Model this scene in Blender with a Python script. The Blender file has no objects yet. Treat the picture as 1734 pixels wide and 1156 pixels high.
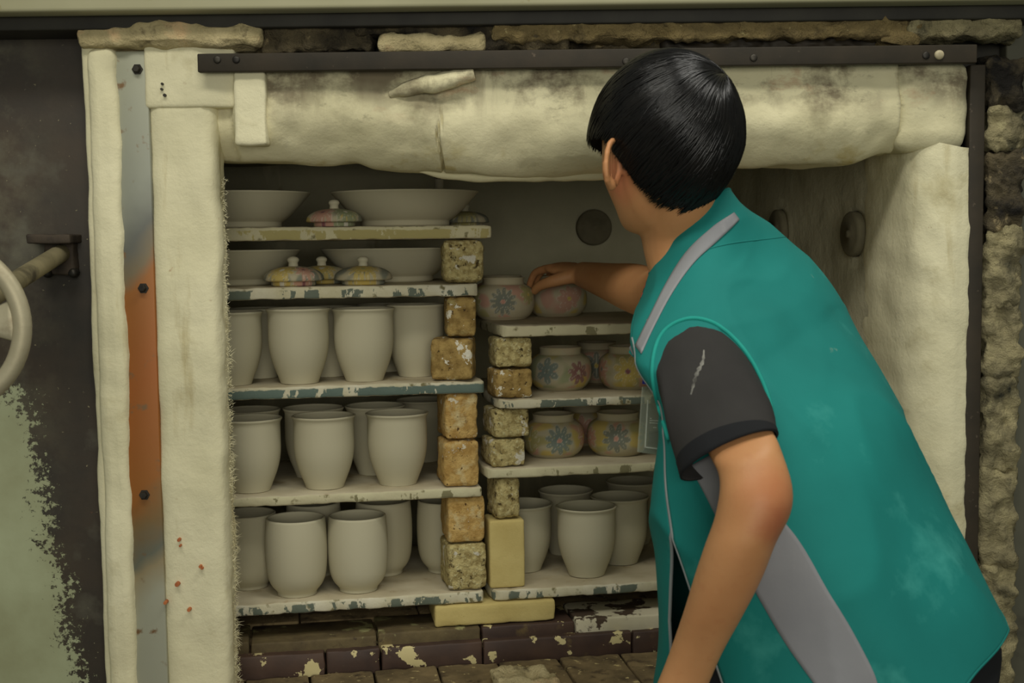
import bpy, bmesh, math, random
from math import sin, cos, tan, pi, radians, sqrt, atan, atan2, exp, hypot
from mathutils import Vector, Matrix, noise
from mathutils.bvhtree import BVHTree
random.seed(7)
SC = bpy.context.scene
COL = SC.collection
V = Vector

# ------------------------------------------------------------------ camera
FPX = 2200.0
PITCH, ROLL = atan(168 / 2200), 0.012
EYE = V((0, 0, 1.35))
FW = V((0, cos(PITCH), -sin(PITCH))); R0 = V((1, 0, 0)); U0 = V((0, sin(PITCH), cos(PITCH)))
RT = R0 * cos(ROLL) - U0 * sin(ROLL); UP = U0 * cos(ROLL) + R0 * sin(ROLL)
cd = bpy.data.cameras.new('camera'); cam = bpy.data.objects.new('camera', cd); COL.objects.link(cam)
m = Matrix((RT, UP, -FW)).transposed().to_4x4(); m.translation = EYE
cam.matrix_world = m
cd.sensor_width = 36; cd.lens = FPX / 1734 * 36; cd.clip_start = .02
cd.dof.use_dof = True; cd.dof.focus_distance = 2.25; cd.dof.aperture_fstop = 9
SC.camera = cam
# ------------------------------------------------------------------ light
SC.view_settings.view_transform = 'Standard'; SC.view_settings.look = 'None'
SC.view_settings.exposure = 0.0; SC.view_settings.gamma = 1; SC.view_settings.use_curve_mapping = False
w = bpy.data.worlds.new('world'); SC.world = w; w.use_nodes = True
w.node_tree.nodes['Background'].inputs[0].default_value = (.9, 1.0, .88, 1)
w.node_tree.nodes['Background'].inputs[1].default_value = .15


def area(name, loc, target, sx, sy, power, col):
    l = bpy.data.lights.new(name, 'AREA'); l.shape = 'RECTANGLE'; l.size = sx; l.size_y = sy
    l.energy = power; l.color = col
    o = bpy.data.objects.new(name, l); COL.objects.link(o); o.location = loc
    o.rotation_euler = (V(target) - V(loc)).to_track_quat('-Z', 'Y').to_euler()
    return o


area('workshop_doorway_light', (.35, -2.6, 1.75), (.05, 2.4, 1.15), 2.4, 1.4, 64, (1, .97, .87))
area('ceiling_lamp_front', (-.5, .7, 3.0), (-.2, 2.3, 1.0), 1.4, .3, 18, (1, .97, .87))
area('ceiling_lamp_kiln', (.75, 1.45, 3.0), (.55, 1.75, 1.0), .9, .2, 15, (1, .98, .9))


# ------------------------------------------------------------------ pixel geometry
def ray(px, py): return FW + RT * ((px - 867) / FPX) - UP * ((py - 578) / FPX)
def wy(px, py, Y):
    d = ray(px, py); return EYE + d * (Y / d.y)
def proj(P):
    q = P - EYE; z = q.dot(FW); return 867 + FPX * q.dot(RT) / z, 578 - FPX * q.dot(UP) / z


SA = radians(10)
SU = V((cos(SA), sin(SA), 0)); SV = V((-sin(SA), cos(SA), 0))
P0 = wy(600, 1000, 2.35); P0.z = 0


def onst(px, py, d=0):
    r = ray(px, py); return EYE + r * ((P0 + SV * d - EYE).dot(SV) / r.dot(SV))
def st(u, d, z=0): return P0 + SU * u + SV * d + V((0, 0, z))
def stpx(px, d, z):
    u = 0.0
    for _ in range(6):
        e = px - proj(st(u, d, z))[0]
        u += e / ((proj(st(u + .01, d, z))[0] - proj(st(u, d, z))[0]) / .01)
    return st(u, d, z)
def ucoord(P): return (P - P0).dot(SU)


# ------------------------------------------------------------------ materials
def lin(c):
    return tuple(((x / 255) / 12.92 if x / 255 < .04045 else ((x / 255 + .055) / 1.055) ** 2.4) for x in c)


class NT:
    def __init__(s, name):
        s.m = bpy.data.materials.new(name); s.m.use_nodes = True; s.t = s.m.node_tree
        s.b = s.t.nodes['Principled BSDF']; s._c = None

    def n(s, t, **k):
        nd = s.t.nodes.new(t)
        for a, b in k.items(): setattr(nd, a, b)
        return nd

    def l(s, a, b): s.t.links.new(a, b)

    def coord(s, rnd=True):
        if s._c: return s._c
        tc = s.n('ShaderNodeTexCoord')
        if not rnd: s._c = tc.outputs['Object']; return s._c
        oi = s.n('ShaderNodeObjectInfo'); mu = s.n('ShaderNodeMath', operation='MULTIPLY'); mu.inputs[1].default_value = 37.3
        s.l(oi.outputs['Random'], mu.inputs[0])
        va = s.n('ShaderNodeVectorMath', operation='ADD'); s.l(tc.outputs['Object'], va.inputs[0]); s.l(mu.outputs[0], va.inputs[1])
        s._c = va.outputs[0]; return s._c

    def noise(s, scale, detail=4, rough=.55, stretch=None, dist=0):
        nz = s.n('ShaderNodeTexNoise'); nz.inputs['Scale'].default_value = scale; nz.inputs['Detail'].default_value = detail
        nz.inputs['Roughness'].default_value = rough; nz.inputs['Distortion'].default_value = dist
        c = s.coord()
        if stretch:
            mp = s.n('ShaderNodeMapping'); mp.inputs['Scale'].default_value = stretch; s.l(c, mp.inputs[0]); c = mp.outputs[0]
        s.l(c, nz.inputs['Vector']); return nz.outputs['Fac']

    def ramp(s, fac, lo, hi):
        mr = s.n('ShaderNodeMapRange'); mr.inputs[1].default_value = lo; mr.inputs[2].default_value = hi
        s.l(fac, mr.inputs[0]); return mr.outputs[0]

    def mix(s, fac, a, b):
        mx = s.n('ShaderNodeMix', data_type='RGBA')
        if isinstance(fac, float): mx.inputs[0].default_value = fac
        else: s.l(fac, mx.inputs[0])
        for i, c in ((6, a), (7, b)):
            if isinstance(c, tuple): mx.inputs[i].default_value = (*c, 1)
            else: s.l(c, mx.inputs[i])
        return mx.outputs[2]

    def math(s, op, a, b=None):
        mm = s.n('ShaderNodeMath', operation=op)
        for i, x in enumerate((a, b)):
            if x is None: continue
            if isinstance(x, (int, float)): mm.inputs[i].default_value = x
            else: s.l(x, mm.inputs[i])
        return mm.outputs[0]

    def bump(s, height, strength=.3, dist=.004):
        bp = s.n('ShaderNodeBump'); bp.inputs['Strength'].default_value = strength; bp.inputs['Distance'].default_value = dist
        s.l(height, bp.inputs['Height']); s.l(bp.outputs[0], s.b.inputs['Normal'])


def mat(name, c1, c2=None, scale=8, lo=.35, hi=.65, layers=(), rough=.8, bump=None, metal=0, rnd=True, spec=.3, detail=5):
    t = NT(name); t.coord(rnd)
    col = t.mix(t.ramp(t.noise(scale, detail), lo, hi), lin(c1), lin(c2 or c1))
    for L in layers:   # (colour, scale, lo, hi, stretch)
        col = t.mix(t.ramp(t.noise(L[1], 6, .6, L[4] if len(L) > 4 else None), L[2], L[3]), col, lin(L[0]))
    t.l(col, t.b.inputs['Base Color'])
    t.b.inputs['Roughness'].default_value = rough; t.b.inputs['Metallic'].default_value = metal
    t.b.inputs['Specular IOR Level'].default_value = spec
    if bump:
        h = t.noise(bump[0], 6, .65)
        t.bump(h, bump[1], bump[2] if len(bump) > 2 else .004)
    return t.m


M = {}
M['wool'] = mat('ceramic_fibre', (226, 219, 184), (212, 205, 168), 5, .3, .7,
                [((188, 178, 138), 11, .58, .75), ((192, 180, 138), 20, .60, .72, (1, 1, .12)), ((180, 156, 122), 40, .70, .78)], .95, (70, .42, .004), rnd=False)
M['wool_dirty'] = mat('ceramic_fibre_torn', (206, 190, 146), (168, 154, 112), 18, .3, .7,
                      [((88, 76, 54), 26, .58, .72), ((218, 186, 140), 14, .58, .7)], .95, (60, 1.0, .010), rnd=False)
M['rockwool'] = mat('rock_wool', (112, 100, 74), (62, 56, 44), 16, .35, .65,
                    [((34, 31, 27), 11, .52, .66), ((190, 170, 126), 26, .62, .72)], .95, (75, 1.0, .016), rnd=False)
M['rockwool_tan'] = mat('rock_wool_tan', (158, 138, 92), (128, 112, 76), 30, .35, .65,
                        [((66, 58, 44), 13, .58, .72), ((214, 196, 140), 70, .66, .72)], .95, (110, 1.0, .012), rnd=False)
M['rockwool_grey'] = mat('rock_wool_grey', (182, 170, 128), (124, 116, 88), 18, .35, .65,
                         [((58, 58, 48), 15, .56, .7), ((190, 180, 136), 32, .62, .74)], .95, (75, 1.0, .016), rnd=False)
M['bar'] = mat('sooty_steel', (58, 50, 38), (42, 38, 30), 12, .3, .7, [((96, 84, 70), 60, .66, .74)], .6, (60, .15, .002), .2, rnd=False)
M['dark_edge'] = mat('dark_steel', (58, 56, 48), (42, 40, 36), 10, .3, .7, (), .6, None, .2, rnd=False)
M['bolt'] = mat('bolt_steel', (70, 66, 58), (44, 42, 40), 60, .3, .7, (), .5, None, .7)
M['bolt_bright'] = mat('bolt_bright', (196, 184, 150), (150, 140, 112), 60, .3, .7, (), .5)
M['cream_paint'] = mat('cream_paint', (172, 168, 136), (158, 154, 122), 4, .3, .7, [((140, 128, 80), 22, .68, .76)], .55, rnd=False)
M['panel_r'] = mat('grey_panel', (92, 92, 76), (78, 76, 62), 4, .3, .7, [((58, 54, 44), 9, .6, .75)], .6, rnd=False)
M['chamber'] = mat('chamber_wool', (190, 184, 154), (166, 160, 132), 6, .3, .7,
                   [((208, 200, 166), 10, .6, .72, (1, 1, .25)), ((120, 114, 88), 14, .64, .8, (1, 1, .3))], .95, (50, .5, .006), rnd=False)
M['plug'] = mat('port_plug', (112, 106, 82), (96, 90, 70), 30, .3, .7, (), .9, (90, .3, .002))
M['plug_dark'] = mat('port_plug_dark', (128, 120, 96), (108, 102, 80), 30, .3, .7, (), .9)
M['floor'] = mat('concrete', (120, 116, 104), (100, 96, 86), 5, .3, .7, [((84, 80, 70), 14, .6, .7)], .85, (60, .2), rnd=False)
M['deck'] = mat('deck_brick', (132, 114, 80), (100, 86, 60), 20, .35, .65, [((70, 58, 42), 26, .55, .68), ((190, 172, 120), 60, .62, .68)], .9, (70, .5, .003))
M['kerb'] = mat('glazed_kerb', (84, 64, 52), (62, 48, 42), 14, .3, .7, [((110, 92, 56), 12, .6, .7), ((206, 192, 140), 18, .60, .61)], .55, (40, .2, .002))
M['kerb_green'] = mat('glazed_kerb_worn', (112, 98, 66), (80, 68, 48), 16, .35, .65, [((150, 146, 100), 24, .58, .64), ((64, 52, 40), 34, .6, .68)], .75, (60, .4, .003))
M['kerb_white'] = mat('kiln_wash', (214, 206, 178), (190, 182, 152), 9, .3, .7, [((78, 64, 50), 15, .52, .54)], .8, (50, .3, .002))
M['fire_tan'] = mat('firebrick_tan', (206, 172, 106), (174, 138, 76), 60, .38, .62,
                    [((214, 196, 146), 34, .56, .70), ((92, 66, 36), 130, .63, .67), ((222, 214, 190), 30, .63, .66), ((110, 84, 46), 48, .64, .72)], .95, (170, .9, .004))
M['fire_brown'] = mat('firebrick_brown', (178, 150, 90), (138, 112, 62), 60, .38, .62,
                      [((186, 172, 116), 34, .58, .72), ((72, 54, 32), 120, .62, .68), ((230, 224, 204), 46, .60, .62)], .95, (160, .9, .004))
M['fire_crust'] = mat('firebrick_crusted', (206, 190, 132), (162, 144, 92), 90, .40, .60,
                      [((212, 202, 150), 150, .56, .64), ((78, 64, 36), 85, .58, .66), ((226, 220, 200), 34, .62, .65)], .95, (150, 1.0, .006))
M['fire_yellow'] = mat('firebrick_yellow', (206, 188, 124), (190, 170, 106), 16, .3, .7,
                       [((120, 98, 52), 110, .70, .74)], .95, (160, .4, .002))
M['slab_top'] = mat('kiln_wash_top', (206, 196, 168), (184, 172, 142), 10, .35, .65, [((160, 140, 108), 20, .62, .75)], .9, (60, .3, .002))


def slab_edge_mat(name, lo, chip, c1=(212, 206, 182)):
    t = NT(name); t.coord()
    col = t.mix(t.ramp(t.noise(14, 5), .35, .65), lin(c1), lin((188, 180, 146)))
    col = t.mix(t.ramp(t.noise(40, 5), .6, .68), col, lin((120, 112, 76)))
    f = t.ramp(t.noise(26, 7, .62, (1, 1, .45)), lo, lo + .015)
    sx = t.n('ShaderNodeSeparateXYZ'); tc = t.n('ShaderNodeTexCoord'); t.l(tc.outputs['Object'], sx.inputs[0])
    band = t.ramp(t.math('ADD', sx.outputs[2], t.math('MULTIPLY', t.noise(60, 3), .008)), .0105, .0085)
    col = t.mix(t.math('MULTIPLY', f, band), col, lin(chip))
    t.l(col, t.b.inputs['Base Color']); t.b.inputs['Roughness'].default_value = .85
    t.bump(t.noise(55, 6, .65), .5, .003)
    return t.m


M['slab_grey'] = slab_edge_mat('kiln_shelf_edge', .50, (98, 106, 92))
M['slab_teal'] = slab_edge_mat('kiln_shelf_edge_teal', .42, (94, 110, 100))
M['slab_plain'] = slab_edge_mat('kiln_shelf_edge_plain', .58, (128, 122, 88), (200, 194, 158))
M['slab_yellow'] = slab_edge_mat('kiln_shelf_edge_yellow', .46, (172, 160, 104), (206, 198, 158))
M['bisque'] = mat('bisque_clay', (190, 184, 157), (184, 177, 149), 3, .3, .7, (), .75, (160, .06, .001))


def vcol_mat(name, rough=.8, bump=(120, .15, .001)):
    t = NT(name); a = t.n('ShaderNodeAttribute'); a.attribute_name = 'Col'
    t.l(a.outputs['Color'], t.b.inputs['Base Color']); t.b.inputs['Roughness'].default_value = rough
    t.bump(t.noise(bump[0], 4), bump[1], bump[2]); return t.m


M['painted'] = vcol_mat('underglaze_painted_clay')
M['rim_wheel'] = mat('worn_aluminium', (186, 178, 150), (160, 150, 122), 10, .3, .7, [((118, 88, 62), 8, .56, .72)], .5, (80, .2, .002), .3)
M['pipe'] = mat('dusty_pipe', (142, 132, 100), (110, 102, 76), 14, .3, .7, [((64, 58, 44), 10, .58, .7)], .7, (80, .3, .002), .2)
M['flange'] = mat('rusty_flange', (84, 72, 58), (52, 46, 40), 20, .3, .7, [((120, 62, 52), 12, .6, .7)], .8, (80, .4, .003))


def strip_mat():
    t = NT('heat_tinted_steel'); c = t.coord(False)
    sx = t.n('ShaderNodeSeparateXYZ'); t.l(c, sx.inputs[0])
    z = t.math('ADD', sx.outputs[2], t.math('MULTIPLY', t.math('SUBTRACT', t.noise(9, 3), .5), .12))
    z = t.math('ADD', z, t.math('MULTIPLY', sx.outputs[0], -.9))
    cr = t.n('ShaderNodeValToRGB'); e = cr.color_ramp
    t.l(t.ramp(z, .60 + .51, 1.70 + .53), cr.inputs[0])
    data = [(.0, (168, 170, 152)), (.16, (166, 166, 146)), (.225, (150, 136, 104)), (.25, (104, 106, 92)), (.30, (124, 100, 62)), (.345, (150, 94, 38)),
            (.5, (152, 88, 34)), (.655, (146, 92, 40)), (.68, (116, 104, 80)), (.72, (98, 99, 92)), (.80, (140, 142, 128)), (1, (160, 160, 138))]
    e.elements[0].position = 0; e.elements[0].color = (*lin(data[0][1]), 1)
    e.elements[1].position = 1; e.elements[1].color = (*lin(data[-1][1]), 1)
    for p, cc in data[1:-1]:
        el = e.elements.new(p); el.color = (*lin(cc), 1)
    col = t.mix(t.ramp(t.noise(40, 5), .62, .72), cr.outputs[0], lin((120, 92, 60)))
    t.l(col, t.b.inputs['Base Color']); t.b.inputs['Roughness'].default_value = .5; t.b.inputs['Metallic'].default_value = .25
    t.bump(t.noise(30, 4), .1, .002)
    return t.m


M['strip'] = strip_mat()


def casing_mat():
    t = NT('peeling_casing_paint'); c = t.coord(False)
    sx = t.n('ShaderNodeSeparateXYZ'); t.l(c, sx.inputs[0])
    dark = t.mix(t.ramp(t.noise(5, 5), .35, .65), lin((66, 54, 39)), lin((42, 38, 30)))
    dark = t.mix(t.ramp(t.noise(9, 6), .58, .7), dark, lin((84, 80, 66)))
    dark = t.mix(t.ramp(t.noise(26, 6), .68, .74), dark, lin((124, 84, 46)))
    paint = t.mix(t.ramp(t.noise(6, 5), .35, .65), lin((172, 178, 142)), lin((150, 152, 116)))
    a = t.math('SUBTRACT', t.math('MULTIPLY', sx.outputs[0], -1.0), .826)
    b = t.math('MULTIPLY', t.math('SUBTRACT', 1.08, sx.outputs[2]), .16)
    f = t.math('ADD', a, b)
    f = t.math('ADD', f, t.math('MULTIPLY', t.math('SUBTRACT', t.noise(11, 4), .5), .12))
    f = t.math('ADD', f, t.math('MULTIPLY', t.math('SUBTRACT', t.noise(85, 8, .75), .5), .22))
    low = t.ramp(sx.outputs[2], 1.16, 1.05)
    k = t.math('MULTIPLY', t.ramp(f, .0, .003), t.ramp(t.math('ADD', low, t.math('SUBTRACT', t.noise(45, 5), .5)), .45, .5))
    ghost = t.math('MULTIPLY', t.ramp(f, -.0, .06), t.ramp(t.noise(20, 6), .45, .62))
    dark = t.mix(t.math('MULTIPLY', ghost, .55), dark, lin((120, 122, 96)))
    g2 = t.math('MULTIPLY', t.ramp(t.math('MULTIPLY', sx.outputs[0], -1.0), .74, .90), t.ramp(t.noise(13, 8, .7), .42, .62))
    dark = t.mix(t.math('MULTIPLY', g2, .55), dark, lin((116, 112, 88)))
    dark = t.mix(t.ramp(t.noise(120, 4), .70, .74), dark, lin((140, 132, 100)))
    t.l(t.mix(k, dark, paint), t.b.inputs['Base Color']); t.b.inputs['Roughness'].default_value = .65
    t.bump(t.math('ADD', k, t.math('MULTIPLY', t.noise(60, 4), .4)), .5, .002)
    return t.m


M['casing'] = casing_mat()


def lintel_mat():
    """wool with scorched brown-grey blotches along the top under the bar, yellow marks along the bottom"""
    t = NT('scorched_ceramic_fibre'); c = t.coord(False)
    sx = t.n('ShaderNodeSeparateXYZ'); t.l(c, sx.inputs[0])
    col = t.mix(t.ramp(t.noise(5, 5), .3, .7), lin((224, 216, 178)), lin((204, 196, 156)))
    col = t.mix(t.ramp(t.noise(11, 6), .60, .8), col, lin((164, 156, 122)))
    top = t.ramp(t.math('ADD', sx.outputs[2], t.math('MULTIPLY', t.math('SUBTRACT', t.noise(7, 4), .5), .16)), 1.545, 1.60)
    blot = t.math('MULTIPLY', top, t.ramp(t.noise(7, 6, .7, (1, 1, 1.3)), .44, .58))
    col = t.mix(t.math('MULTIPLY', blot, .85), col, lin((104, 90, 70)))
    drip = t.math('MULTIPLY', t.ramp(t.noise(34, 5, .6, (1, 1, .12)), .55, .68), t.ramp(sx.outputs[2], 1.535, 1.62))
    col = t.mix(t.math('MULTIPLY', drip, .6), col, lin((120, 106, 82)))
    smut = t.math('MULTIPLY', t.ramp(t.noise(18, 7, .7, (1, 1, 2.2)), .58, .68), t.ramp(sx.outputs[2], 1.50, 1.54))
    col = t.mix(t.math('MULTIPLY', smut, .6), col, lin((122, 116, 92)))
    red = t.math('MULTIPLY', t.ramp(t.noise(12, 6, .6, (1, 1, 2)), .60, .72), t.ramp(sx.outputs[2], 1.54, 1.6))
    col = t.mix(t.math('MULTIPLY', red, .7), col, lin((172, 120, 88)))
    mold = t.math('MULTIPLY', t.ramp(t.noise(15, 5), .58, .7), t.ramp(sx.outputs[2], 1.52, 1.475))
    col = t.mix(t.math('MULTIPLY', mold, .8), col, lin((172, 152, 78)))
    t.l(col, t.b.inputs['Base Color']); t.b.inputs['Roughness'].default_value = .95
    t.bump(t.noise(60, 6, .65), .45, .004)
    return t.m


M['lintel'] = lintel_mat()


def skin_mat():
    t = NT('skin'); t.coord(False)
    col = t.mix(t.ramp(t.noise(9, 5), .3, .7), lin((200, 146, 98)), lin((188, 132, 86)))
    col = t.mix(t.math('MULTIPLY', t.ramp(t.noise(60, 4), .55, .75), .25), col, lin((172, 108, 70)))
    for c, r, cc, k in ((wy(1322, 846, 1.41), .055, (182, 104, 68), .5), (wy(1308, 890, 1.42), .035, (160, 88, 60), .6), (wy(1040, 300, 1.77), .05, (190, 96, 70), .5)):
        vd = t.n('ShaderNodeVectorMath', operation='DISTANCE'); vd.inputs[1].default_value = c; t.l(t.coord(), vd.inputs[0])
        f = t.math('MULTIPLY', t.ramp(t.math('ADD', vd.outputs['Value'], t.math('MULTIPLY', t.math('SUBTRACT', t.noise(40, 3), .5), .02)), r, r * .3), k)
        col = t.mix(f, col, lin(cc))
    t.l(col, t.b.inputs['Base Color']); t.b.inputs['Roughness'].default_value = .5; t.b.inputs['Specular IOR Level'].default_value = .35
    t.b.inputs['Subsurface Weight'].default_value = .06; t.b.inputs['Subsurface Radius'].default_value = (.01, .004, .002)
    t.bump(t.noise(260, 4), .12, .001)
    return t.m


M['skin'] = skin_mat()
M['hair'] = mat('black_hair', (22, 20, 18), (13, 12, 12), 40, .3, .7, (), .27, None, 0, spec=.27)
M['hair_base'] = mat('black_hair_under', (14, 13, 13), None, 40, .3, .7, (), .9, spec=.08)
M['vest'] = mat('teal_cotton', (25, 129, 122), (18, 115, 109), 5, .3, .7, [((74, 168, 158), 5.5, .60, .80), ((164, 176, 150), 13, .70, .80)], .8, (260, .12, .001), rnd=False)
M['vest_grey'] = mat('grey_vest_cloth', (146, 146, 148), (132, 132, 136), 7, .3, .7, [((168, 166, 166), 9, .6, .75)], .8, (260, .15, .001), rnd=False)
M['piping'] = mat('grey_piping', (150, 156, 154), (130, 136, 136), 12)
M['binding'] = mat('teal_binding', (36, 160, 146), (24, 140, 128), 12)
M['shirt'] = mat('charcoal_jersey', (54, 52, 50), (46, 44, 43), 8, .3, .7, (), .9, (200, .15, .001), rnd=False)
M['shirt_hem'] = mat('black_jersey', (28, 29, 32), (24, 25, 27), 8, .3, .7, (), .9, None)
M['chalk'] = mat('chalk_smear', (136, 134, 126), (70, 68, 64), 60, .4, .6, (), .95)
M['trousers'] = mat('black_trousers', (30, 30, 33), (24, 24, 27), 8, .3, .7, (), .9, (120, .2))
M['shoe'] = mat('dark_shoe', (40, 38, 36), (30, 29, 28), 8, .3, .7, (), .6)
M['eye'] = mat('eye_white', (226, 220, 210), None, 8, rough=.2)
M['iris'] = mat('iris_brown', (40, 26, 18), None, 8, rough=.2)
M['lip'] = mat('lip', (168, 96, 80), None, 8, rough=.5)
M['clip_blue'] = mat('blue_clip', (24, 34, 130), (20, 28, 110), 8, rough=.4)
M['card'] = mat('badge_card', (186, 184, 158), (170, 170, 146), 12, rough=.6)
M['print'] = mat('badge_print', (222, 222, 206), None, 12, rough=.6)


def plastic():
    t = NT('clear_plastic'); tr = t.n('ShaderNodeBsdfTransparent'); mx = t.n('ShaderNodeMixShader'); mx.inputs[0].default_value = .30
    tr.inputs[0].default_value = (.93, .95, .9, 1)
    t.b.inputs['Base Color'].default_value = (.6, .62, .52, 1); t.b.inputs['Roughness'].default_value = .18
    out = t.t.nodes['Material Output']; t.l(tr.outputs[0], mx.inputs[1]); t.l(t.b.outputs[0], mx.inputs[2]); t.l(mx.outputs[0], out.inputs[0])
    return t.m


M['plastic'] = plastic()


def lanyard_mat():
    t = NT('red_black_cord'); wv = t.n('ShaderNodeTexWave'); wv.inputs['Scale'].default_value = 26; wv.bands_direction = 'Z'
    t.l(t.coord(False), wv.inputs['Vector'])
    t.l(t.mix(t.ramp(wv.outputs['Fac'], .45, .55), lin((24, 22, 24)), lin((190, 30, 48))), t.b.inputs['Base Color']); return t.m


M['lanyard'] = lanyard_mat()


# ------------------------------------------------------------------ object helpers
def mesh(name, vs, fs, mats, smooth=True, fm=None):
    me = bpy.data.meshes.new(name); me.from_pydata([tuple(v) for v in vs], [], fs)
    for mm in (mats if isinstance(mats, (list, tuple)) else [mats]): me.materials.append(mm)
    if smooth: me.polygons.foreach_set('use_smooth', [True] * len(me.polygons))
    if fm: me.polygons.foreach_set('material_index', fm)
    me.update(); return me


def recalc(me):
    bm = bmesh.new(); bm.from_mesh(me); bmesh.ops.recalc_face_normals(bm, faces=bm.faces); bm.to_mesh(me); bm.free()


def put(name, me, parent=None, loc=None, rotz=0):
    o = bpy.data.objects.new(name, me); COL.objects.link(o)
    if loc is not None: o.location = loc
    o.rotation_euler.z = rotz
    if parent is not None:
        o.parent = parent
        if loc is None: o.matrix_parent_inverse = world_of(parent).inverted()   # mesh was written in world coordinates
    return o


def world_of(o):
    mloc = Matrix.Translation(o.location) @ o.rotation_euler.to_matrix().to_4x4()
    if o.parent is not None: return world_of(o.parent) @ o.matrix_parent_inverse @ mloc
    return mloc


def tag(o, label=None, cat=None, group=None, kind=None):
    if label: o['label'] = label
    if cat: o['category'] = cat
    if group: o['group'] = group
    if kind: o['kind'] = kind
    return o


def empty(name, loc, label, cat, group=None, rotz=0):
    o = bpy.data.objects.new(name, None); COL.objects.link(o); o.location = loc; o.rotation_euler.z = rotz; o.empty_display_size = .05
    return tag(o, label, cat, group)


def copy_tree(o, parent=None):
    c = o.copy(); COL.objects.link(c)
    if parent is not None: c.parent = parent
    for ch in list(o.children): copy_tree(ch, c)
    return c


def grid_faces(nu, nv, closed_u=False, off=0):
    """nv rows of nu verts"""
    fs = []
    for j in range(nv - 1):
        for i in range(nu if closed_u else nu - 1):
            a = j * nu + i; b = j * nu + (i + 1) % nu
            fs.append((off + a, off + b, off + b + nu, off + a + nu))
    return fs


def loft(rings, cap0=True, cap1=True):
    n = len(rings[0]); vs = [p for r in rings for p in r]; fs = grid_faces(n, len(rings), True)
    if cap0: fs.append(tuple(range(n))[::-1])
    if cap1: fs.append(tuple((len(rings) - 1) * n + i for i in range(n)))
    return vs, fs


def merge(parts):
    vs, fs = [], []
    for v, f in parts:
        o = len(vs); vs += list(v); fs += [tuple(i + o for i in q) for q in f]
    return vs, fs


def catmull(pts, n):
    """pts: list of tuples of numbers; n samples"""
    out = []; k = len(pts) - 1
    for i in range(n):
        s = i / (n - 1) * k; a = min(int(s), k - 1); t = s - a
        p0, p1, p2, p3 = pts[max(a - 1, 0)], pts[a], pts[a + 1], pts[min(a + 2, k)]
        out.append(tuple(.5 * ((2 * y) + (z - x) * t + (2 * x - 5 * y + 4 * z - q) * t * t + (-x + 3 * y - 3 * z + q) * t ** 3) for x, y, z, q in zip(p0, p1, p2, p3)))
    return out


def tube(pts, rad, seg=10, n=None, cap=True, up=None):
    """pts: Vectors; rad: number or list"""
    if not isinstance(rad, (list, tuple)): rad = [rad] * len(pts)
    if n:
        c = catmull([(*p, r) for p, r in zip(pts, rad)], n); pts = [V(x[:3]) for x in c]; rad = [x[3] for x in c]
    rings = []; nrm = None
    for i, p in enumerate(pts):
        d = (pts[min(i + 1, len(pts) - 1)] - pts[max(i - 1, 0)]).normalized()
        if nrm is None:
            nrm = up or (V((0, 0, 1)) if abs(d.z) < .9 else V((0, 1, 0)))
        nrm = (nrm - d * nrm.dot(d)).normalized(); b = d.cross(nrm)
        rings.append([p + (nrm * cos(2 * pi * k / seg) + b * sin(2 * pi * k / seg)) * rad[i] for k in range(seg)])
    return loft(rings, cap, cap)


def lathe(prof, seg=48):
    vs = []; fs = []
    rows = []
    for r, z in prof:
        if r < 1e-6: rows.append([len(vs)]); vs.append((0, 0, z))
        else:
            rows.append(list(range(len(vs), len(vs) + seg)))
            vs += [(r * cos(2 * pi * k / seg), r * sin(2 * pi * k / seg), z) for k in range(seg)]
    for a, b in zip(rows, rows[1:]):
        for k in range(seg):
            k2 = (k + 1) % seg
            if len(a) == 1: fs.append((a[0], b[k2], b[k]))
            elif len(b) == 1: fs.append((a[k], a[k2], b[0]))
            else: fs.append((a[k], a[k2], b[k2], b[k]))
    return vs, fs


def rbox(sx, sy, sz, r=.004, n=(4, 4, 4), amp=0, freq=20, seed=0, edge_amp=0):
    """rounded box centred on the origin, displaced by noise"""
    bm = bmesh.new(); h = V((sx / 2, sy / 2, sz / 2)); key = {}; so = V((seed * 3.17, seed * 1.31, seed * 7.7))

    def vert(c):
        k = tuple(round(x, 6) for x in c)
        if k in key: return key[k]
        p = V(c); q = V([max(-(h[i] - r), min(h[i] - r, p[i])) for i in range(3)])
        d = p - q
        nrm = d.normalized() if d.length > 1e-9 else V((0, 0, 1))
        p2 = q + nrm * r if d.length > 1e-9 else p
        if amp: p2 = p2 + nrm * (noise.noise(p2 * freq + so) * amp + noise.noise(p2 * freq * 3 + so) * amp * .5)
        if edge_amp:
            out = sum(1 for i in range(3) if abs(p[i]) > h[i] - r * 1.01)
            if out >= 2: p2 = p2 - nrm * max(0, noise.noise(p2 * freq * 1.5 + so * 2)) * edge_amp
        key[k] = bm.verts.new(p2); return key[k]

    def ticks(s, k):
        e = s / 2
        return [-e, -e + r * .35] + [-e + r + (s - 2 * r) * i / k for i in range(k + 1)] + [e - r * .35, e]
    T = [ticks(sx, n[0]), ticks(sy, n[1]), ticks(sz, n[2])]
    for ax in range(3):
        a, b = (ax + 1) % 3, (ax + 2) % 3
        for sgn in (-1, 1):
            for i in range(len(T[a]) - 1):
                for j in range(len(T[b]) - 1):
                    q = []
                    for (ii, jj) in ((i, j), (i + 1, j), (i + 1, j + 1), (i, j + 1)):
                        c = [0, 0, 0]; c[ax] = sgn * h[ax]; c[a] = T[a][ii]; c[b] = T[b][jj]; q.append(vert(c))
                    if sgn < 0: q.reverse()
                    try: bm.faces.new(q)
                    except ValueError: pass
    bm.verts.index_update()
    vs = [v.co.copy() for v in bm.verts]; fs = [tuple(v.index for v in f.verts) for f in bm.faces]; bm.free()
    return vs, fs


def shift(vf, loc, rotz=0, M3=None):
    R = M3 or Matrix.Rotation(rotz, 3, 'Z'); L = V(loc)
    return [R @ V(v) + L for v in vf[0]], vf[1]


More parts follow.
